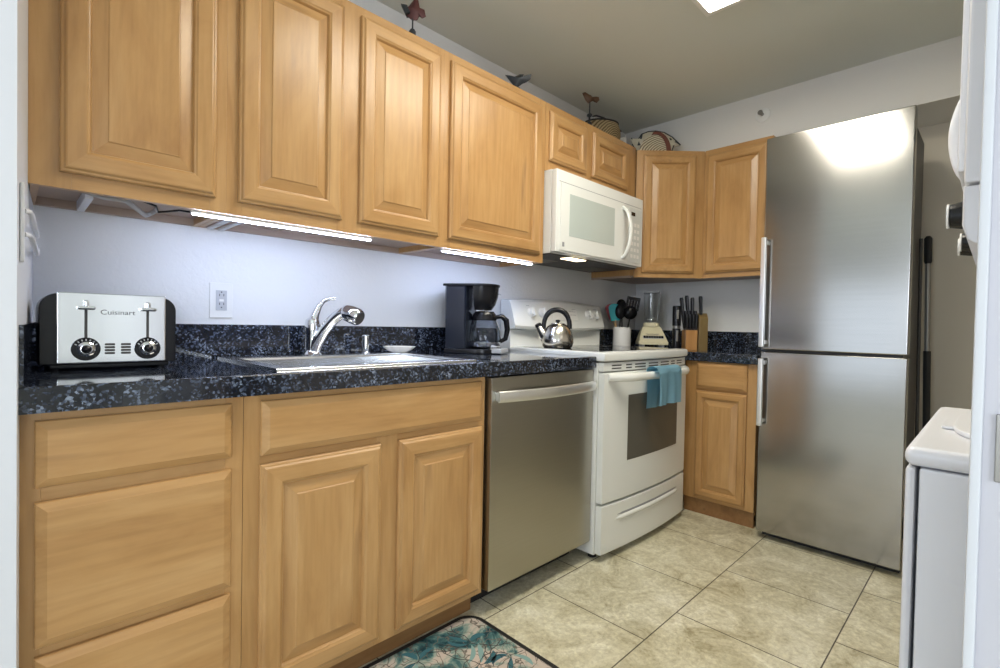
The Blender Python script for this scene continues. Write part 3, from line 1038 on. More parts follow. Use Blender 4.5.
def bar(parent, z0, z1):
    b = MB().box(FXF - 0.050, FXF - 0.030, fy1 - 0.026, fy1 - 0.003, z0, z1, 0.004)
    for zz in (z0 + 0.012, z1 - 0.032):
        b.box(FXF - 0.031, FXF - 0.0003, fy1 - 0.022, fy1 - 0.007, zz, zz + 0.02, 0.002)
    b.build('bar_handle', HANDLE, parent)


bar(up, 0.962, 1.500)
bar(lo, 0.572, 0.905)

# ------------------------------------------------------------------ poles beside the refrigerator
t = thing('mop_handle', 'gray broom pole with a black grip leaning between refrigerator and recess wall', 'broom', (2.02, -1.645, 0))
top, bot = Vector((2.07, -1.616, 1.535)), Vector((2.05, -1.645, 0.09))
D = (bot - top).normalized()
MB().tube([top + D * 0.001, top + D * 0.013, top + D * 0.13, top + D * 0.14], [0.008, 0.0165, 0.0165, 0.012], 14).build('grip', BLKM, t)
MB().tube([top + D * 0.14, top + D * 0.58], 0.0115, 12).build('pole', POLE, t)
MB().tube([top + D * 0.58, bot], 0.0150, 12).build('sleeve', BLKM, t)
MB().box(1.98, 2.08, -1.78, -1.60, 0.0, 0.095, 0.02).build('brush_head', BLKM, t)
t = thing('mop_handle', 'thin dark pole standing closest to the refrigerator side', 'broom', (1.90, -1.63, 0))
MB().tube([(1.90, -1.604, 1.50), (1.905, -1.618, 0.03)], 0.0075, 10).build('pole', DGRAY, t)
MB().lathe([(0, 0), (0.018, 0), (0.014, 0.03), (0, 0.031)], (1.905, -1.618, 0), 12).build('foot', BLKM, t)

# ------------------------------------------------------------------ stacked laundry unit
t = thing('stacked_washer_dryer', 'white stacked laundry center, top-load washer below a dryer, at the right edge', 'washer dryer', (0.03, -2.15, 0))
lx0, lx1, lf, lb = -0.26, 0.335, -1.789, -2.45
WT = 0.845
MB().box(lx0 + 0.001, lx1 - 0.001, lb, lf - 0.016, 0.02, WT - 0.001, 0.004).build('washer_cabinet', ENAM2, t)
MB().box(lx0, lx1, lf - 0.0125, lf, 0.02, WT - 0.001, 0.005).build('washer_front', ENAM2, t)
tp = MB().box(lx0, lx1, lb, lf + 0.002, WT, WT + 0.030, 0.012, seg=3)
tp = tp.build('washer_top', ENAM2, t)
ld = MB().prism([(lx0 + 0.10 + 0.04 * (1 - math.cos(a)) * 0 + (0.395 / 2) * (1 + math.copysign(abs(math.cos(a)) ** 0.5, math.cos(a))), -2.03 + 0.20 * math.copysign(abs(math.sin(a)) ** 0.5, math.sin(a))) for a in [2 * PI * k / 40 for k in range(40)]],
              WT + 0.0302, WT + 0.040, lambda u, v, d: (u, v, d), bev=0.004)
ld = ld.build('washer_lid', ENAM2, tp)
MB().box(lx0 + 0.22, lx0 + 0.36, -1.85, -1.815, WT + 0.0302, WT + 0.037, 0.003).build('lid_latch', ENAM2, tp)
for xx in (lx0 + 0.05, lx1 - 0.05):
    for yy in (lf - 0.05, lb + 0.05):
        MB().lathe([(0, 0), (0.02, 0), (0.016, 0.021), (0, 0.0215)], (xx, yy, 0), 12).build('foot', BLKM, t)
# rear column carries the dryer
MB().box(lx0 + 0.005, lx1 - 0.005, lb, lb + 0.10, WT + 0.0302, 1.149, 0.003).build('rear_column', ENAM2, t)
df = -1.842
dy = MB()
prof = [(lb, 1.255), (lb, 1.15), (df - 0.10, 1.15), (df - 0.035, 1.158), (df - 0.006, 1.178), (df, 1.20), (df, 1.255)]
dy.prism([(a, b_) for a, b_ in prof], lx0, lx1, lambda u, v, d: (d, u, v), bev=0.004)
cpn = dy.build('control_panel', ENAM2, t)
MB().box(lx0, lx1, lb, df, 1.258, 1.92, 0.006).build('dryer_cabinet', ENAM2, t)
dd = MB().box(lx0 + 0.06, lx1 - 0.06, df + 0.0005, df + 0.010, 1.29, 1.80, 0.004).build('dryer_door', ENAM2, t)
hp = [(0.045, df + 0.010 + 0.019 * math.sin(PI * k / 14) ** 0.7, 1.335 + 0.155 * k / 14) for k in range(15)]
MB().tube(hp, 0.008, 12).build('door_handle', ENAM2, dd)
for kx, kr, kl in ((-0.125, 0.022, 0.020), (0.20, 0.021, 0.018), (0.275, 0.021, 0.024)):
    kb = MB().lathe([(0, 0), (kr, 0), (kr, 0.006), (kr * 0.85, kl), (0, kl + 0.001)], (0, 0, 0), 20, M=Matrix.Translation((kx, df + 0.0005, 1.237)) @ Matrix.Rotation(-PI / 2, 4, 'X')).build('control_knob', BLK, cpn)
    MB().lathe([(0, kl + 0.0011), (kr * 0.9, kl + 0.0011), (kr * 0.9, kl + 0.004), (0, kl + 0.005)], (0, 0, 0), 20,
               M=Matrix.Translation((kx, df + 0.0005, 1.237)) @ Matrix.Rotation(-PI / 2, 4, 'X')).build('knob_cap', PLW, kb)

# ------------------------------------------------------------------ toaster
tx0, tx1, tyf, tyb, tz0, tz1 = -1.173, -0.902, -0.330, -0.150, 0.930, 1.100
t = thing('toaster', 'wide steel four-slice toaster with black ends and two dials, on the counter', 'toaster', ((tx0 + tx1) / 2, -0.2, CT))
rr = 0.036


def tprof(x0, x1, r, z0, z1):
    p = [(x0, z0), (x1, z0)]
    for k in range(9):
        a = PI / 2 * k / 8
        p.append((x1 - r + r * math.cos(a), z1 - r + r * math.sin(a)))
    for k in range(9):
        a = PI / 2 + PI / 2 * k / 8
        p.append((x0 + r + r * math.cos(a), z1 - r + r * math.sin(a)))
    return p


FNY = lambda u, v, d: (u, d, v)
MB().prism(tprof(tx0, tx1, rr, tz0, tz1), tyf + 0.004, tyb, FNY, bev=0.004).build('shell', BLK, t)
fp = MB().box(tx0 + 0.030, tx1 - 0.024, tyf, tyb + 0.004, tz0 + 0.002, tz1 + 0.0025, 0.0035).build('steel_wrap', TOAST, t)
MB().box(tx0 + 0.02, tx1 - 0.015, tyf + 0.012, tyb - 0.01, CT + 0.006, tz0 - 0.0002, 0.002).build('base', BLK, t)
for xx in (tx0 + 0.03, tx1 - 0.03):
    for yy in (tyf + 0.03, tyb - 0.03):
        MB().lathe([(0, 0), (0.011, 0), (0.012, 0.0062), (0, 0.0063)], (xx, yy, CT), 14).build('foot', BLK, t)
sw = tx1 - tx0
for k in range(4):
    xx = tx0 + 0.062 + 0.042 * k + (0.012 if k > 1 else 0)
    MB().box(xx - 0.010, xx + 0.010, tyf + 0.045, tyb - 0.035, tz1 + 0.0024, tz1 + 0.0032).build('bread_slot', BLKM, fp)
for xx in (-1.089, -0.966):
    MB().box(xx - 0.003, xx + 0.003, tyf - 0.0006, tyf + 0.002, 0.990, 1.085, 0.0005).build('lever_slot', DGRAY, fp)
    MB().box(xx - 0.017, xx + 0.017, tyf - 0.020, tyf - 0.0007, 1.0615, 1.0705, 0.004).box(xx - 0.005, xx + 0.005, tyf - 0.012, tyf - 0.0007, 1.068, 1.084, 0.003).build('lever', CHROME, fp)
    MR = Matrix.Translation((xx, tyf - 0.0002, 0.967)) @ Matrix.Rotation(PI / 2, 4, 'X')
    kn = MB().lathe([(0, 0), (0.028, 0), (0.028, 0.003), (0.026, 0.005), (0.0, 0.005)], (0, 0, 0), 32, M=MR).build('dial', BLK, fp)
    MB().lathe([(0.0175, 0.005), (0.0175, 0.011), (0.013, 0.014), (0.010, 0.0142), (0.010, 0.005)], (0, 0, 0), 32, M=MR, close=False).build('dial_ring', CHROME, kn)
    MB().lathe([(0, 0.005), (0.0085, 0.005), (0.0085, 0.015), (0.004, 0.018), (0, 0.018)], (0, 0, 0), 24, M=MR).build('dial_knob', BLK, kn)
    tk = MB()
    for q in range(7):
        an = R(30 + 20 * q)
        tk.box(-0.0012, 0.0012, -0.0022, 0.0022, 0.0048, 0.0054, 0, 0, M=MR @ Matrix.Rotation(an - PI / 2, 4, 'Z') @ Matrix.Translation((0, 0.0222, 0)))
    tk.build('dial_marks', PLG, kn)
for xx in (-1.043, -1.011):
    for k in range(4):
        MB().box(xx - 0.010, xx + 0.010, tyf - 0.003, tyf - 0.0004, 0.9535 + 0.0072 * k, 0.9588 + 0.0072 * k, 0.0015).build('button', DGRAY, fp)
text_mesh('lettering', 'Cuisinart', 0.0170, mat('dark_gray_lettering', (0.10, 0.10, 0.11), 0.6), fp, MW[t.name].inverted() @ Matrix.Translation((-1.027, tyf - 0.0006, 1.0515)) @ Matrix.Rotation(PI / 2, 4, 'X') @ Matrix.Scale(1.12, 4, (1, 0, 0)))

# ------------------------------------------------------------------ coffee maker (local frame, front towards -y)
t = thing('coffee_maker', 'black drip coffee maker with glass carafe on the counter beside the range', 'coffee maker', (0.290, -0.172, CT), R(32))
MB().prism([(-0.085, 0.095), (-0.085, 0.010), (-0.060, -0.005), (0.060, -0.005), (0.085, 0.010), (0.085, 0.095), (0.06, 0.108), (-0.06, 0.108)], 0.022, 0.300, lambda u, v, d: (u, v, d), bev=0.004).build('water_tank', COFG, t, world=False)
b = MB()
pl = []
for k in range(25):
    a = PI * k / 24
    pl.append((0.088 * math.cos(a), -0.045 - 0.085 * math.sin(a)))
b.prism([(0.088, 0.110)] + pl + [(-0.088, 0.110)], 0.3002, 0.312, lambda u, v, d: (u, v, d), bev=0.004)
b.build('lid', BLK, t, world=False)
b = bmesh.new()
rg = []
for zz, sc in ((0.300, 1.0), (0.255, 0.96), (0.220, 0.84), (0.196, 0.66)):
    rg.append([b.verts.new((0.086 * sc * math.cos(PI * k / 24), -0.030 - (0.095 * sc) * math.sin(PI * k / 24), zz)) for k in range(25)])
for r0, r1 in zip(rg, rg[1:]):
    for k in range(24):
        b.faces.new((r0[k], r0[k + 1], r1[k + 1], r1[k]))
    b.faces.new((r0[24], r0[0], r1[0], r1[24]))
b.faces.new(rg[0])
b.faces.new(rg[-1][::-1])
bmesh.ops.recalc_face_normals(b, faces=b.faces)
fb = MB().merge(b).build('filter_basket', BLK, t, world=False)
MB().box(0.012, 0.052, -0.1262, -0.1215, 0.268, 0.273, 0.001).build('badge', PLG, fb, world=False)
MB().prism([(-0.088, 0.10), (0.088, 0.10)] + [(0.092 * math.cos(PI * k / 20), -0.04 - 0.10 * math.sin(PI * k / 20)) for k in range(21)], 0.0, 0.022, lambda u, v, d: (u, v, d), bev=0.004).build('base', BLK, t, world=False)
fpn = MB().prism([(0.060, -0.105), (-0.060, -0.105), (-0.072, -0.160), (0.072, -0.160)], 0.004, 0.024, lambda u, v, d: (u, v, d), bev=0.003).build('front_panel', PLG, t, world=False)
MB().lathe([(0, 0), (0.010, 0), (0.010, 0.003), (0, 0.003)], (0.0, -0.132, 0.0242), 20).build('power_button', DGRAY, fpn, world=False)
CC = (0, -0.062, 0.0225)
cf = MB().lathe([(0, 0), (0.060, 0), (0.072, 0.010), (0.077, 0.045), (0.070, 0.090), (0.054, 0.130), (0.048, 0.150), (0.046, 0.150), (0.052, 0.129), (0.068, 0.090), (0.075, 0.045), (0.070, 0.012), (0.059, 0.003), (0, 0.003)], CC, 36).build('carafe', COFFEE, t, world=False)
MB().lathe([(0.0550, 0.128), (0.057, 0.134), (0.053, 0.154), (0.042, 0.168), (0, 0.171), (0, 0.152), (0.048, 0.151)], CC, 30, close=False).build('carafe_lid', BLK, cf, world=False)
MB().lathe([(0.0725, 0.010), (0.0750, 0.018), (0.0765, 0.030), (0.0775, 0.030), (0.0760, 0.017), (0.0730, 0.008)], CC, 36, close=False).build('carafe_band', CHROME, cf, world=False)
hh = R(-38)
hdv = Vector((math.sin(R(20)), -math.cos(R(20)), 0))
c0 = Vector(CC)
MB().tube([c0 + hdv * 0.052 + Z * 0.143, c0 + hdv * 0.078 + Z * 0.148, c0 + hdv * 0.100 + Z * 0.130, c0 + hdv * 0.106 + Z * 0.085, c0 + hdv * 0.098 + Z * 0.045, c0 + hdv * 0.071 + Z * 0.030],
          [0.012, 0.015, 0.017, 0.016, 0.014, 0.011], 12, flat=(0.8, 1.3)).build('carafe_handle', BLK, cf, world=False)

# ------------------------------------------------------------------ corner counter: crock, blender, grinder, knife blocks
t = thing('utensil_crock', 'white ceramic crock holding kitchen utensils behind the range', 'crock', (1.615, -0.150, CT))
c0 = (1.615, -0.150, CT)
MB().lathe([(0, 0), (0.054, 0), (0.057, 0.004), (0.057, 0.128), (0.055, 0.131), (0.053, 0.128), (0.053, 0.008), (0, 0.008)], c0, 36).build('crock', CERAM, t)


def utensil(name, label, cat, dx, dy, lean, az, L, head, hm, sm):
    """a utensil standing in the crock: shaft from the bottom, head in its own frame"""
    d = Vector((lean * math.cos(az), lean * math.sin(az), 1)).normalized()
    base = Vector(c0) + Vector((dx, dy, 0.0095))
    q = d.to_track_quat('Z', 'Y').to_matrix().to_4x4()
    # heads face the room: rotate local x axis square to the view
    view = Vector((-0.80, -0.60, 0))
    side = Z.cross(view).normalized()
    e1 = (side - d * side.dot(d)).normalized()
    e2 = d.cross(e1)
    M = Matrix(((e1.x, e2.x, d.x, base.x), (e1.y, e2.y, d.y, base.y), (e1.z, e2.z, d.z, base.z), (0, 0, 0, 1)))
    t = thing(name, label, cat, tuple(base))
    MB().tube([(0, 0, 0), (0, 0, L * 0.5), (0, 0, L)], [0.006, 0.0055, 0.005], 10, M=M, flat=(0.8, 1.2)).build('shaft', sm, t)
    b = MB()
    if head == 'spatula':
        p = [(-0.028, 0)]
        for k in range(13):
            a = PI - PI * k / 12
            p.append((0.036 * math.cos(a), 0.088 + 0.024 * math.sin(a)))
        p.append((0.028, 0))
        b.prism(p, -0.005, 0.005, lambda u, v, d_: (u, d_, L - 0.006 + v), bev=0.002, M=M)
    elif head == 'turner':
        for k in range(5):
            b.box(-0.0425 + 0.0175 * k, -0.0275 + 0.0175 * k, -0.0015, 0.0015, L + 0.012, L + 0.085, 0.0, M=M)
        b.box(-0.0425, 0.0425, -0.0016, 0.0016, L + 0.076, L + 0.098, 0, M=M)
        b.prism([(-0.0425, 0.018), (-0.006, -0.006), (0.006, -0.006), (0.0425, 0.018)], -0.0016, 0.0016, lambda u, v, d_: (u, d_, L + v), M=M)
    elif head == 'ladle':
        n_ = 12
        b.sheet(lambda a, c_: M @ Vector((0.044 * math.sin(PI / 2 * c_) * math.cos(2 * PI * a), -0.026 * math.cos(PI / 2 * c_) + 0.018, L + 0.038 + 0.044 * math.sin(PI / 2 * c_) * math.sin(2 * PI * a))), 24, 8, thick=0.002)
    else:
        b.sheet(lambda a, c_: M @ Vector((0.034 * c_ * math.cos(2 * PI * a), 0.010 * c_ * c_, L + 0.042 + 0.050 * c_ * math.sin(2 * PI * a))), 24, 8, thick=0.003)
    b.build('head', hm, t)
    return t


utensil('spatula', 'teal silicone spatula with a wooden shaft in the white crock', 'spatula', -0.020, 0.012, 0.13, R(118), 0.170, 'spatula', TEAL, LWOOD)
utensil('spatula', 'red silicone spatula half hidden behind the teal one in the crock', 'spatula', 0.002, 0.016, 0.25, R(114), 0.176, 'spatula', RED, LWOOD)
utensil('serving_spoon', 'black serving spoon behind the teal spatula in the crock', 'spoon', 0.026, 0.008, 0.05, R(115), 0.215, 'spoon', BLK, BLK)
utensil('slotted_turner', 'black slotted turner, tallest utensil in the white crock', 'spatula', 0.016, -0.012, 0.17, R(-55), 0.225, 'turner', BLK, BLK)
utensil('ladle', 'black ladle in front of the slotted turner in the white crock', 'ladle', -0.010, -0.026, 0.17, R(-78), 0.180, 'ladle', BLK, BLK)
utensil('serving_spoon', 'black serving spoon at the front of the white crock, left of the ladle', 'spoon', -0.036, -0.002, 0.03, R(-60), 0.182, 'spoon', BLK, BLK)

t = thing('countertop_blender', 'vintage cream blender with a clear glass jar in the counter corner', 'blender', (1.80, -0.262, CT), R(-52))
# local frame: front towards -y
for sx in (-1, 1):
    for sy in (-1, 1):
        MB().lathe([(0, 0), (0.010, 0), (0.010, 0.022), (0, 0.0222)], (sx * 0.062, sy * 0.055, 0), 12).build('foot', PLW, t, world=False)
b = bmesh.new()
secs = [(0.022, 0.092, 0.085, 0), (0.040, 0.092, 0.085, 0), (0.046, 0.088, 0.082, 0.0), (0.105, 0.070, 0.050, 0.022), (0.132, 0.058, 0.040, 0.028), (0.138, 0.052, 0.036, 0.028)]
rg = [[b.verts.new((sx * hx, oy + sy * hy_, zz)) for sx, sy in ((-1, -1), (1, -1), (1, 1), (-1, 1))] for zz, hx, hy_, oy in secs]
for r0, r1 in zip(rg, rg[1:]):
    for k in range(4):
        b.faces.new((r0[k], r0[(k + 1) % 4], r1[(k + 1) % 4], r1[k]))
b.faces.new(rg[0][::-1])
b.faces.new(rg[-1])
bmesh.ops.bevel(b, geom=[e for e in b.edges if abs(e.verts[0].co.z - e.verts[1].co.z) > 0.004], offset=0.008, segments=3, affect='EDGES')
bmesh.ops.recalc_face_normals(b, faces=b.faces)
bs = MB().merge(b).build('motor_base', CREAM, t, world=False)
tl = math.atan2(0.054, 0.059)
MF = Matrix.Translation((0, -0.0572, 0.0755)) @ Matrix.Rotation(PI / 2 - tl, 4, 'X')
bt = MB().box(-0.066, 0.066, -0.020, 0.004, 0.0002, 0.0012, 0, 0, M=MF)
bt.build('button_strip', PLG, bs, world=False)
for k in range(8):
    MB().box(-0.062 + 0.0158 * k, -0.0485 + 0.0158 * k, -0.017, 0.001, 0.0013, 0.006, 0.001, M=MF).build('button', BLK, bs, world=False)
sq = MB()
for k in range(9):
    sq.tube([(-0.045 + 0.009 * k, 0.014 + 0.003 * math.sin(k * 2.3), 0.001), (-0.038 + 0.009 * k, 0.021 + 0.003 * math.cos(k * 1.7), 0.001), (-0.034 + 0.009 * k, 0.013, 0.001)], 0.0012, 6, M=MF)
sq.build('script_marking', DRK, bs, world=False)
MB().lathe([(0, 0.138), (0.050, 0.138), (0.053, 0.145), (0.050, 0.165), (0, 0.166)], (0, 0.028, 0), 28).build('jar_collar', CREAM, t, world=False)
jr = MB().lathe([(0, 0.1665), (0.040, 0.1665), (0.043, 0.18), (0.048, 0.29), (0.052, 0.362), (0.049, 0.362), (0.045, 0.29), (0.040, 0.183), (0.038, 0.171), (0, 0.171)], (0, 0.028, 0), 28).build('jar', GLASS, t, world=False)
MB().lathe([(0, 0.171), (0.012, 0.172), (0.006, 0.180), (0.004, 0.20), (0, 0.20)], (0, 0.028, 0), 14).box(-0.028, 0.028, 0.025, 0.031, 0.185, 0.188, 0.001).build('blade', CHROME, jr, world=False)
MB().lathe([(0.0522, 0.359), (0.054, 0.363), (0.053, 0.373), (0, 0.376), (0, 0.364), (0.0485, 0.364)], (0, 0.028, 0), 28, close=False).build('jar_lid', PLG, jr, world=False)

t = thing('pepper_grinder', 'tall black cylindrical grinder left of the knife blocks', 'grinder', (1.76, -0.452, CT))
g0 = (1.76, -0.452, CT)
MB().lathe([(0, 0), (0.025, 0), (0.025, 0.128), (0.0235, 0.13), (0, 0.131)], g0, 24).build('lower_body', BLK, t)
MB().lathe([(0, 0.1312), (0.0235, 0.1312), (0.0235, 0.146), (0, 0.1465)], g0, 24).build('collar', POLE, t)
MB().lathe([(0, 0.1467), (0.0265, 0.1467), (0.0265, 0.262), (0.0245, 0.272), (0.0, 0.273)], g0, 24).build('upper_body', BLK, t)
MM = Matrix.Translation((1.76, -0.452, CT)) @ Matrix.Rotation(R(36), 4, 'Z')
MB().box(-0.0272, -0.0255, -0.007, 0.007, 0.190, 0.245, 0.0005, M=MM).box(-0.0258, -0.0242, -0.006, 0.006, 0.05, 0.118, 0.0005, M=MM).build('silver_marking', POLE, t)


def knife(label, p, d, L, group):
    t = thing('knife', label, 'knife', tuple(p), 0, group)
    d = Vector(d).normalized()
    p = Vector(p)
    MB().tube([p, p + d * 0.012, p + d * L * 0.5, p + d * (L - 0.01), p + d * L], [0.0085, 0.0095, 0.009, 0.0105, 0.008], 10, flat=(0.72, 1.15)).build('handle', BLK, t)
    q = p - d * 0.0
    MB().tube([q - d * 0.010, q], [0.008, 0.009], 8, flat=(0.5, 1.1)).build('bolster', BLKM, t)


# light block in front, facing the room
t = thing('knife_block', 'short light wooden knife block full of black-handled knives', 'knife block', (1.72, -0.559, CT), R(-53))
MB().box(-0.0335, 0.0335, -0.040, 0.075, 0.0, 0.122, 0.003).build('block', BLOCK, t, world=False)
M1 = MW[t.name]
UPV = Vector((0, 0, 1))
n_ = 0
for r in range(2):
    for c_ in range(4):
        pp = M1 @ Vector((-0.0255 + 0.017 * c_, -0.022 + 0.030 * r, 0.1325))
        dd_ = (M1.to_3x3() @ Vector((-0.05 + 0.02 * c_, -0.10 + 0.05 * r, 1)))
        knife('black steak knife handle in the front rows of the light knife block', pp, dd_, 0.085 + 0.022 * r, 'short knives in the light knife block')
for c_ in range(3):
    pp = M1 @ Vector((-0.023 + 0.023 * c_, 0.048, 0.1325))
    dd_ = (M1.to_3x3() @ Vector((-0.13 + 0.05 * c_, 0.0, 1)))
    knife(['long black knife handle leaning left at the back of the light block', 'long black knife handle in the middle of the back row of the light block', 'long black knife handle at the right of the back row of the light block'][c_], pp, dd_, 0.190 + 0.012 * (c_ == 1), None)
t = thing('knife_block', 'tall narrow olive-brown knife block with one knife, right of the light block', 'knife block', (1.762, -0.606, CT), R(-53))
b = MB().prism([(-0.060, 0), (0.050, 0), (0.050, 0.226), (-0.030, 0.224), (-0.060, 0.195)], -0.025, 0.025, lambda u, v, d: (d, u, v), bev=0.002)
b.build('block', BLOCK2, t, world=False)
M2 = MW[t.name]
knife('single black knife handle standing in the tall olive-brown block', M2 @ Vector((-0.014, -0.045, 0.226)), M2.to_3x3() @ Vector((-0.06, -0.05, 1)), 0.100, None)

# ------------------------------------------------------------------ outlet, sprinkler, wall rack
t = thing('wall_outlet', 'white outlet plate with a gray receptacle on the wall above the backsplash', 'outlet', (-0.705, 0, 1.05))
MB().box(-0.741, -0.669, -0.0065, -0.0004, 1.050, 1.170, 0.003).build('plate', PLW, t)
rc = MB().box(-0.722, -0.688, -0.0085, -0.0066, 1.076, 1.144, 0.0008)
rc = rc.build('receptacle', PLG, t)
sl = MB()
for a in ((-0.712, 1.094), (-0.699, 1.094), (-0.712, 1.124), (-0.699, 1.124)):
    sl.box(a[0], a[0] + 0.002, -0.0089, -0.0084, a[1], a[1] + 0.008)
for zz in (1.084, 1.136):
    sl.box(-0.707, -0.703, -0.0089, -0.0084, zz, zz + 0.004)
sl.build('slots', DRK, rc)
MB().box(-0.712, -0.698, -0.0092, -0.0084, 1.106, 1.114, 0.0003).build('reset_buttons', PLW, rc)

t = thing('fire_sprinkler', 'round white sprinkler head on the soffit above the refrigerator', 'sprinkler', (SX, -0.893, 2.278))
MX = Matrix.Translation((SX - 0.0005, -0.893, 2.278)) @ Matrix.Rotation(-PI / 2, 4, 'Y')
MB().lathe([(0, 0), (0.040, 0), (0.038, 0.006), (0.022, 0.010), (0, 0.010)], (0, 0, 0), 28, M=MX).build('escutcheon', PLW, t)
MB().lathe([(0, 0.0102), (0.009, 0.0102), (0.009, 0.028), (0.004, 0.030), (0.004, 0.046), (0, 0.046)], (0, 0, 0), 16, M=MX).lathe([(0, 0.046), (0.014, 0.046), (0.014, 0.048), (0, 0.048)], (0, 0, 0), 12, M=MX).build('nozzle', POLE, t)

t = thing('wall_rack', 'white plastic wall bracket with two pegs above the toaster on the left wall', 'wall rack', (-1.2, -0.6, 1.145))
MB().box(-1.2070, -1.2005, -0.615, -0.580, 1.145, 1.290, 0.002).build('back_bar', RAIL, t)
for zz in (1.196, 1.240):
    MB().tube([(-1.2005, -0.60, zz), (-1.194, -0.595, zz), (-1.190, -0.56, zz), (-1.172, -0.22, zz), (-1.171, -0.20, zz + 0.014)], 0.0045, 10).build('peg', RAIL, t)

# ------------------------------------------------------------------ lights and cables under the wall cabinets
for nm, lab, xa, xb in (('a', 'white light strip under the cabinets above the sink, switched on', -0.858, -0.292), ('b', 'white light strip under the cabinet left of the microwave, switched on', 0.030, 0.580)):
    t = thing('under_cabinet_light', lab, 'light strip', ((xa + xb) / 2, -0.272, 1.34))
    MB().box(xa, xb, -0.283, -0.266, 1.3425, 1.3495, 0.001).build('housing', PLW, t)
    MB().box(xa + 0.004, xb - 0.004, -0.282, -0.271, 1.3385, 1.3424, 0.0008).build('diffuser', LED, t)
o = MB().box(-1.085, -1.068, -0.245, -0.030, 1.345, 1.3718, 0.001).build('cleat', RAIL)
tag(o, 'pale cleat under the leftmost wall cabinet beside the gray cable', 'cleat')
for a, lab in ((-0.755, 'pale mounting arm under the sink wall cabinet, the left of two'), (-0.722, 'pale mounting arm under the sink wall cabinet, the right of two')):
    o = MB().box(a, a + 0.014, -0.255, -0.024, 1.343, 1.3495, 0.001).build('mounting_arm', RAIL)
    tag(o, lab, 'bracket')
pts = []
o = MB().tube([(-1.155, -0.262, 1.366), (-1.11, -0.255, 1.3655), (-1.05, -0.258, 1.352), (-1.0, -0.235, 1.357), (-0.965, -0.17, 1.349), (-0.935, -0.10, 1.3475), (-0.92, -0.088, 1.357), (-0.91, -0.11, 1.366)], 0.0065, 10).build('power_cable', CABLE)
tag(o, 'thick gray cable loop under the leftmost wall cabinet', 'cable')
o = MB().tube([(-1.0, -0.26, 1.3665), (-0.93, -0.215, 1.358), (-0.915, -0.16, 1.352), (-0.90, -0.20, 1.350), (-0.88, -0.245, 1.350), (-0.859, -0.268, 1.346)], 0.003, 8).build('power_cable', BLK)
tag(o, 'thin black cable running to the light strip under the wall cabinet', 'cable')

# ------------------------------------------------------------------ decorations on top of the cabinets
def bird_outline(kind):
    if kind == 'cardinal':      # raised wing, tail down to the right
        return [(-0.050, 0.035), (-0.040, 0.030), (-0.020, 0.035), (0.000, 0.060), (0.008, 0.095), (0.020, 0.060), (0.026, 0.030), (0.046, 0.022), (0.052, -0.005), (0.036, -0.012), (0.030, 0.005), (0.016, -0.020), (-0.004, -0.022), (-0.026, -0.004), (-0.040, 0.018)]
    if kind == 'crow':
        return [(-0.066, 0.030), (-0.050, 0.026), (-0.030, 0.020), (-0.012, 0.026), (0.004, 0.034), (0.022, 0.034), (0.016, 0.020), (0.030, 0.018), (0.060, 0.036), (0.054, 0.012), (0.036, -0.002), (0.016, -0.010), (-0.004, -0.026), (-0.016, -0.034), (-0.024, -0.020), (-0.046, 0.006)]
    return [(-0.052, 0.034), (-0.036, 0.040), (-0.022, 0.030), (-0.002, 0.022), (0.014, 0.006), (0.026, 0.004), (0.046, 0.012), (0.050, -0.006), (0.034, -0.022), (0.022, -0.006), (0.004, -0.014), (-0.014, -0.026), (-0.032, -0.008), (-0.044, 0.016)]


def bird(t, kind, p, m, bulge=0.012, sc=1.0):
    p = Vector(p)
    side = Vector((0.70, -0.71, 0))
    nrm = Vector((-0.71, -0.70, 0))
    out = [(a * sc, b_ * sc) for a, b_ in bird_outline(kind)]
    bm_ = bmesh.new()
    cx = sum(a for a, _ in out) / len(out)
    cz = sum(b_ for _, b_ in out) / len(out)
    cen = [bm_.verts.new(p + side * cx + Z * cz + nrm * (s * bulge)) for s in (1, -1)]
    mid = [[bm_.verts.new(p + side * (cx + (a - cx) * 0.6) + Z * (cz + (b_ - cz) * 0.6) + nrm * (s * bulge * 0.8)) for a, b_ in out] for s in (1, -1)]
    rim = [[bm_.verts.new(p + side * a + Z * b_ + nrm * (s * 0.0015)) for a, b_ in out] for s in (1, -1)]
    n = len(out)
    for k in range(n):
        q = (k + 1) % n
        for s in (0, 1):
            bm_.faces.new((cen[s], mid[s][k], mid[s][q]))
            bm_.faces.new((mid[s][k], rim[s][k], rim[s][q], mid[s][q]))
        bm_.faces.new((rim[0][k], rim[1][k], rim[1][q], rim[0][q]))
    bmesh.ops.recalc_face_normals(bm_, faces=bm_.faces)
    return MB().merge(bm_).build('bird', m, t, smooth=50)


t = thing('bird_figurine', 'dark red metal bird on a short stake atop the cabinets, nearest the camera', 'bird figurine', (-0.135, -0.285, UT))
MB().lathe([(0, 0), (0.013, 0), (0.013, 0.020), (0.008, 0.028), (0, 0.028)], (-0.135, -0.285, UT), 16).build('base', DMET, t)
MB().tube([(-0.135, -0.285, UT + 0.027), (-0.135, -0.285, UT + 0.068)], 0.003, 8).build('stake', DMET, t)
bd = bird(t, 'cardinal', (-0.132, -0.285, UT + 0.083), RUST, 0.012, 0.92)
MB().prism([(-0.046, 0.034), (-0.022, 0.030), (-0.010, 0.002), (-0.028, -0.002)], -0.0155, 0.0155, lambda u, v, d: Vector((-0.132, -0.285, UT + 0.083)) + Vector((0.70, -0.71, 0)) * u + Z * v + Vector((-0.71, -0.70, 0)) * d, bev=0.001).build('dark_head', DMET, bd)
t = thing('bird_figurine', 'black metal bird with spread tail perched on the cabinet top edge', 'bird figurine', (0.455, -0.285, UT))
bird(t, 'crow', (0.455, -0.285, UT + 0.0425), DMET, 0.014, 0.98)
MB().box(0.428, 0.458, -0.295, -0.275, UT, UT + 0.012, 0.003).build('base', DMET, t)
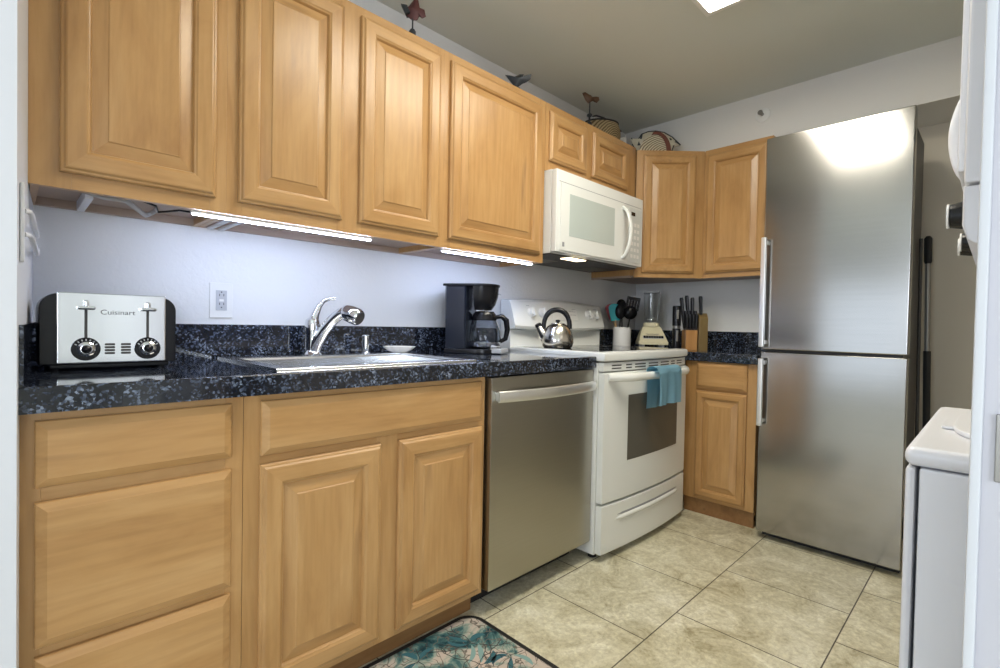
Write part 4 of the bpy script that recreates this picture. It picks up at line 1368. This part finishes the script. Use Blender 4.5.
t = thing('bird_figurine', 'brown metal bird on a beaded stake above the microwave', 'bird figurine', (1.085, -0.235, UT))
MB().lathe([(0, 0), (0.026, 0), (0.026, 0.008), (0.016, 0.035), (0.012, 0.055), (0.006, 0.06), (0.005, 0.085), (0.015, 0.092), (0.015, 0.100), (0.004, 0.108), (0, 0.108)], (1.085, -0.235, UT), 18).build('base', DMET, t)
MB().tube([(1.085, -0.235, UT + 0.107), (1.085, -0.235, UT + 0.172)], 0.0035, 8).build('stake', DMET, t)
bird(t, 'wren', (1.095, -0.235, UT + 0.190), BMET, 0.014, 0.95)

t = thing('wicker_basket', 'coiled wicker basket with a dark swooping rim on top of the cabinets', 'basket', (1.305, -0.185, UT))
b = MB()


def bk(a, c_):
    an = 2 * PI * a
    r = 0.092 + 0.034 * math.sin(PI * (0.15 + 0.7 * c_))
    return Vector((1.305 + 1.05 * r * math.cos(an), -0.165 + 0.85 * r * math.sin(an), UT + 0.001 + c_ * (0.128 + 0.012 * math.cos(an - 0.6))))


b.sheet(bk, 40, 12, thick=0.005)
b.lathe([(0, 0), (0.085, 0), (0.085, 0.004), (0, 0.004)], (1.305, -0.165, UT + 0.0005), 30)
b.build('basket_body', WICK, t)
rim = [bk(k / 40, 1.0) + Z * 0.003 for k in range(41)]
MB().tube(rim, 0.0055, 8).build('rim', DMET, t)
MB().tube([Vector((1.165, -0.20, UT + 0.125)), Vector((1.20, -0.20, UT + 0.140)), Vector((1.27, -0.20, UT + 0.150)), Vector((1.36, -0.20, UT + 0.150)), Vector((1.42, -0.20, UT + 0.141)), Vector((1.47, -0.20, UT + 0.126))], [0.004, 0.005, 0.005, 0.005, 0.004, 0.003], 8).build('fin', DMET, t)
o = MB().box(1.443, 1.469, -0.24, -0.16, UT, UT + 0.075, 0.002).build('white_box', PLW)
tag(o, 'small white box standing right of the wicker basket on the cabinet top', 'box')

t = thing('fish_basket', 'fish-shaped woven basket with a dark red band on the corner cabinet', 'basket', (1.66, -0.36, UTF))
fs = Vector((0.62, -0.785, 0)).normalized()
fn_ = Vector((-0.785, -0.62, 0)).normalized()
FP = Vector((1.640, -0.340, UTF + 0.001))


def fpt(u, v, d):
    return FP + fs * u + Z * v + fn_ * d


up_ = [(-0.150, 0.112), (-0.125, 0.098), (-0.105, 0.105), (-0.085, 0.135), (-0.045, 0.150), (0.0, 0.152), (0.05, 0.142), (0.10, 0.112), (0.150, 0.062)]
lo_ = [(0.118, 0.052), (0.108, 0.020), (0.085, 0.0), (-0.095, 0.0), (-0.118, 0.035), (-0.142, 0.075)]
bm_ = bmesh.new()
out = up_ + lo_
cx, cz = -0.01, 0.075
cen = [bm_.verts.new(fpt(cx, cz, 0.030)), bm_.verts.new(fpt(cx, cz, -0.030))]
mid = [[bm_.verts.new(fpt(cx + (a - cx) * 0.65, max(0.0, cz + (b_ - cz) * 0.65), s * 0.026)) for a, b_ in out] for s in (1, -1)]
rm = [[bm_.verts.new(fpt(a, b_, s * 0.003)) for a, b_ in out] for s in (1, -1)]
for k in range(len(out)):
    q = (k + 1) % len(out)
    for s in (0, 1):
        bm_.faces.new((cen[s], mid[s][k], mid[s][q]))
        bm_.faces.new((mid[s][k], rm[s][k], rm[s][q], mid[s][q]))
    bm_.faces.new((rm[0][k], rm[1][k], rm[1][q], rm[0][q]))
bmesh.ops.recalc_face_normals(bm_, faces=bm_.faces)
bd = MB().merge(bm_).build('body', FISHP, t, smooth=60)
# woven belly, red gill band, dark outline and eye
MB().prism([(-0.080, 0.002)] + [(0.0 + 0.092 * math.cos(PI - PI * k / 20), 0.118 * math.sin(PI * k / 20)) for k in range(1, 20)] + [(0.080, 0.002)], 0.026, 0.036, lambda u, v, d: fpt(u - 0.012, v, d), bev=0.003).build('woven_side', FISHM, t)
band = []
for k in range(13):
    a = R(100 - 100 * k / 12)
    band.append((0.092 * math.cos(a) - 0.004, 0.010 + 0.126 * math.sin(a)))
band2 = []
for k in range(13):
    a = R(0 + 110 * k / 12)
    band2.append((0.070 * math.cos(a) - 0.008, 0.004 + 0.116 * math.sin(a)))
MB().prism(band + band2, 0.034, 0.040, fpt).build('red_band', FISHR, t)
MB().tube([fpt(a, b_, 0.004) for a, b_ in up_], 0.004, 8).tube([fpt(0.150, 0.062, 0.004), fpt(0.118, 0.082, 0.008), fpt(0.100, 0.030, 0.012), fpt(0.088, 0.002 + 0.003, 0.012)], 0.004, 8).build('outline', DMET, t)
MB().lathe([(0, 0), (0.010, 0), (0.008, 0.003), (0, 0.004)], (0, 0, 0), 16, M=Matrix.Translation(fpt(0.085, 0.092, 0.0155)) @ fn_.to_track_quat('Z', 'Y').to_matrix().to_4x4()).build('eye', BLK, t)
MB().prism([(-0.112, 0.062), (-0.092, 0.120), (-0.082, 0.128), (-0.094, 0.060)], 0.0145, 0.024, fpt).tube([fpt(-0.142, 0.075, 0.005), fpt(-0.120, 0.036, 0.008), fpt(-0.098, 0.004, 0.012)], 0.0035, 8).build('tail_stripe', DMET, t)

# ------------------------------------------------------------------ kitchen mat
mx0, mx1, my0, my1, mr = -0.85, -0.032, -1.03, -0.562, 0.070


def rrect(x0, x1, y0, y1, r, n=10):
    p = []
    for cx, cy, a0 in ((x1 - r, y1 - r, 0), (x0 + r, y1 - r, 90), (x0 + r, y0 + r, 180), (x1 - r, y0 + r, 270)):
        for k in range(n + 1):
            a = R(a0 + 90 * k / n)
            p.append((cx + r * math.cos(a), cy + r * math.sin(a)))
    return p


t = thing('kitchen_mat', 'black-edged floor mat with teal leaf print in front of the sink', 'mat', (-0.44, -0.8, 0))
FZ = lambda u, v, d: (u, v, d)
MB().prism(rrect(mx0, mx1, my0, my1, mr), 0.0, 0.0085, FZ, bev=0.002).build('border', BLKM, t)
pm = MB().prism(rrect(mx0 + 0.018, mx1 - 0.018, my0 + 0.018, my1 - 0.018, mr - 0.018), 0.006, 0.0094, FZ).build('printed_top', MATM, t)


def inmat(x, y, g=0.024):
    return mx0 + g < x < mx1 - g and my0 + g < y < my1 - g and not (x > mx1 - mr and y > my1 - mr and math.hypot(x - mx1 + mr, y - my1 + mr) > mr - g)


def leaf(mb, x, y, az, L, w, curl, mi):
    pts_l, pts_r = [], []
    n = 10
    px, py, a = x, y, az
    for k in range(n + 1):
        u = k / n
        ww = w * math.sin(PI * min(1, u * 0.96 + 0.03)) ** 0.8
        pts_l.append((px - ww * math.sin(a), py + ww * math.cos(a)))
        pts_r.append((px + ww * math.sin(a), py - ww * math.cos(a)))
        px += L / n * math.cos(a)
        py += L / n * math.sin(a)
        a += curl / n
    if all(inmat(*q) for q in pts_l + pts_r):
        mb.prism(pts_l + pts_r[::-1], 0.0092, 0.00975 + 0.00012 * mi, FZ, mi)


def twig(mb, x, y, az, n, step):
    p = [Vector((x, y, 0.0096))]
    a = az
    for q in range(n):
        v_ = p[-1] + Vector((step * math.cos(a), step * math.sin(a), 0))
        if not inmat(v_.x, v_.y):
            break
        p.append(v_)
        a += random.uniform(-0.7, 0.7)
        if q % 2 and q < n - 2:
            twig(mb, v_.x, v_.y, a + random.choice((-0.9, 0.9)), n - q - 2, step * 0.8)
    if len(p) > 1:
        mb.tube(p, 0.0013, 6, 2, flat=(0.4, 1))


lv = MB()
for cx, cy, az0 in ((-0.155, -0.700, 40), (-0.20, -0.80, 200), (-0.10, -0.83, 80), (-0.33, -0.66, 20), (-0.50, -0.74, 200), (-0.62, -0.9, 80), (-0.72, -0.68, 10)):
    for k in range(4):
        a = R(az0 + 70 * k + random.uniform(-20, 20))
        leaf(lv, cx + 0.012 * math.cos(a), cy + 0.012 * math.sin(a), a, random.uniform(0.055, 0.095), random.uniform(0.007, 0.0125), random.uniform(-1.8, 1.8), int(k == 3))
    for k in range(3):
        twig(lv, cx, cy, R(az0 + 115 * k + 30), 7, 0.022)
lv.build('printed_leaves', [LEAF1, LEAF2, DMET], pm)
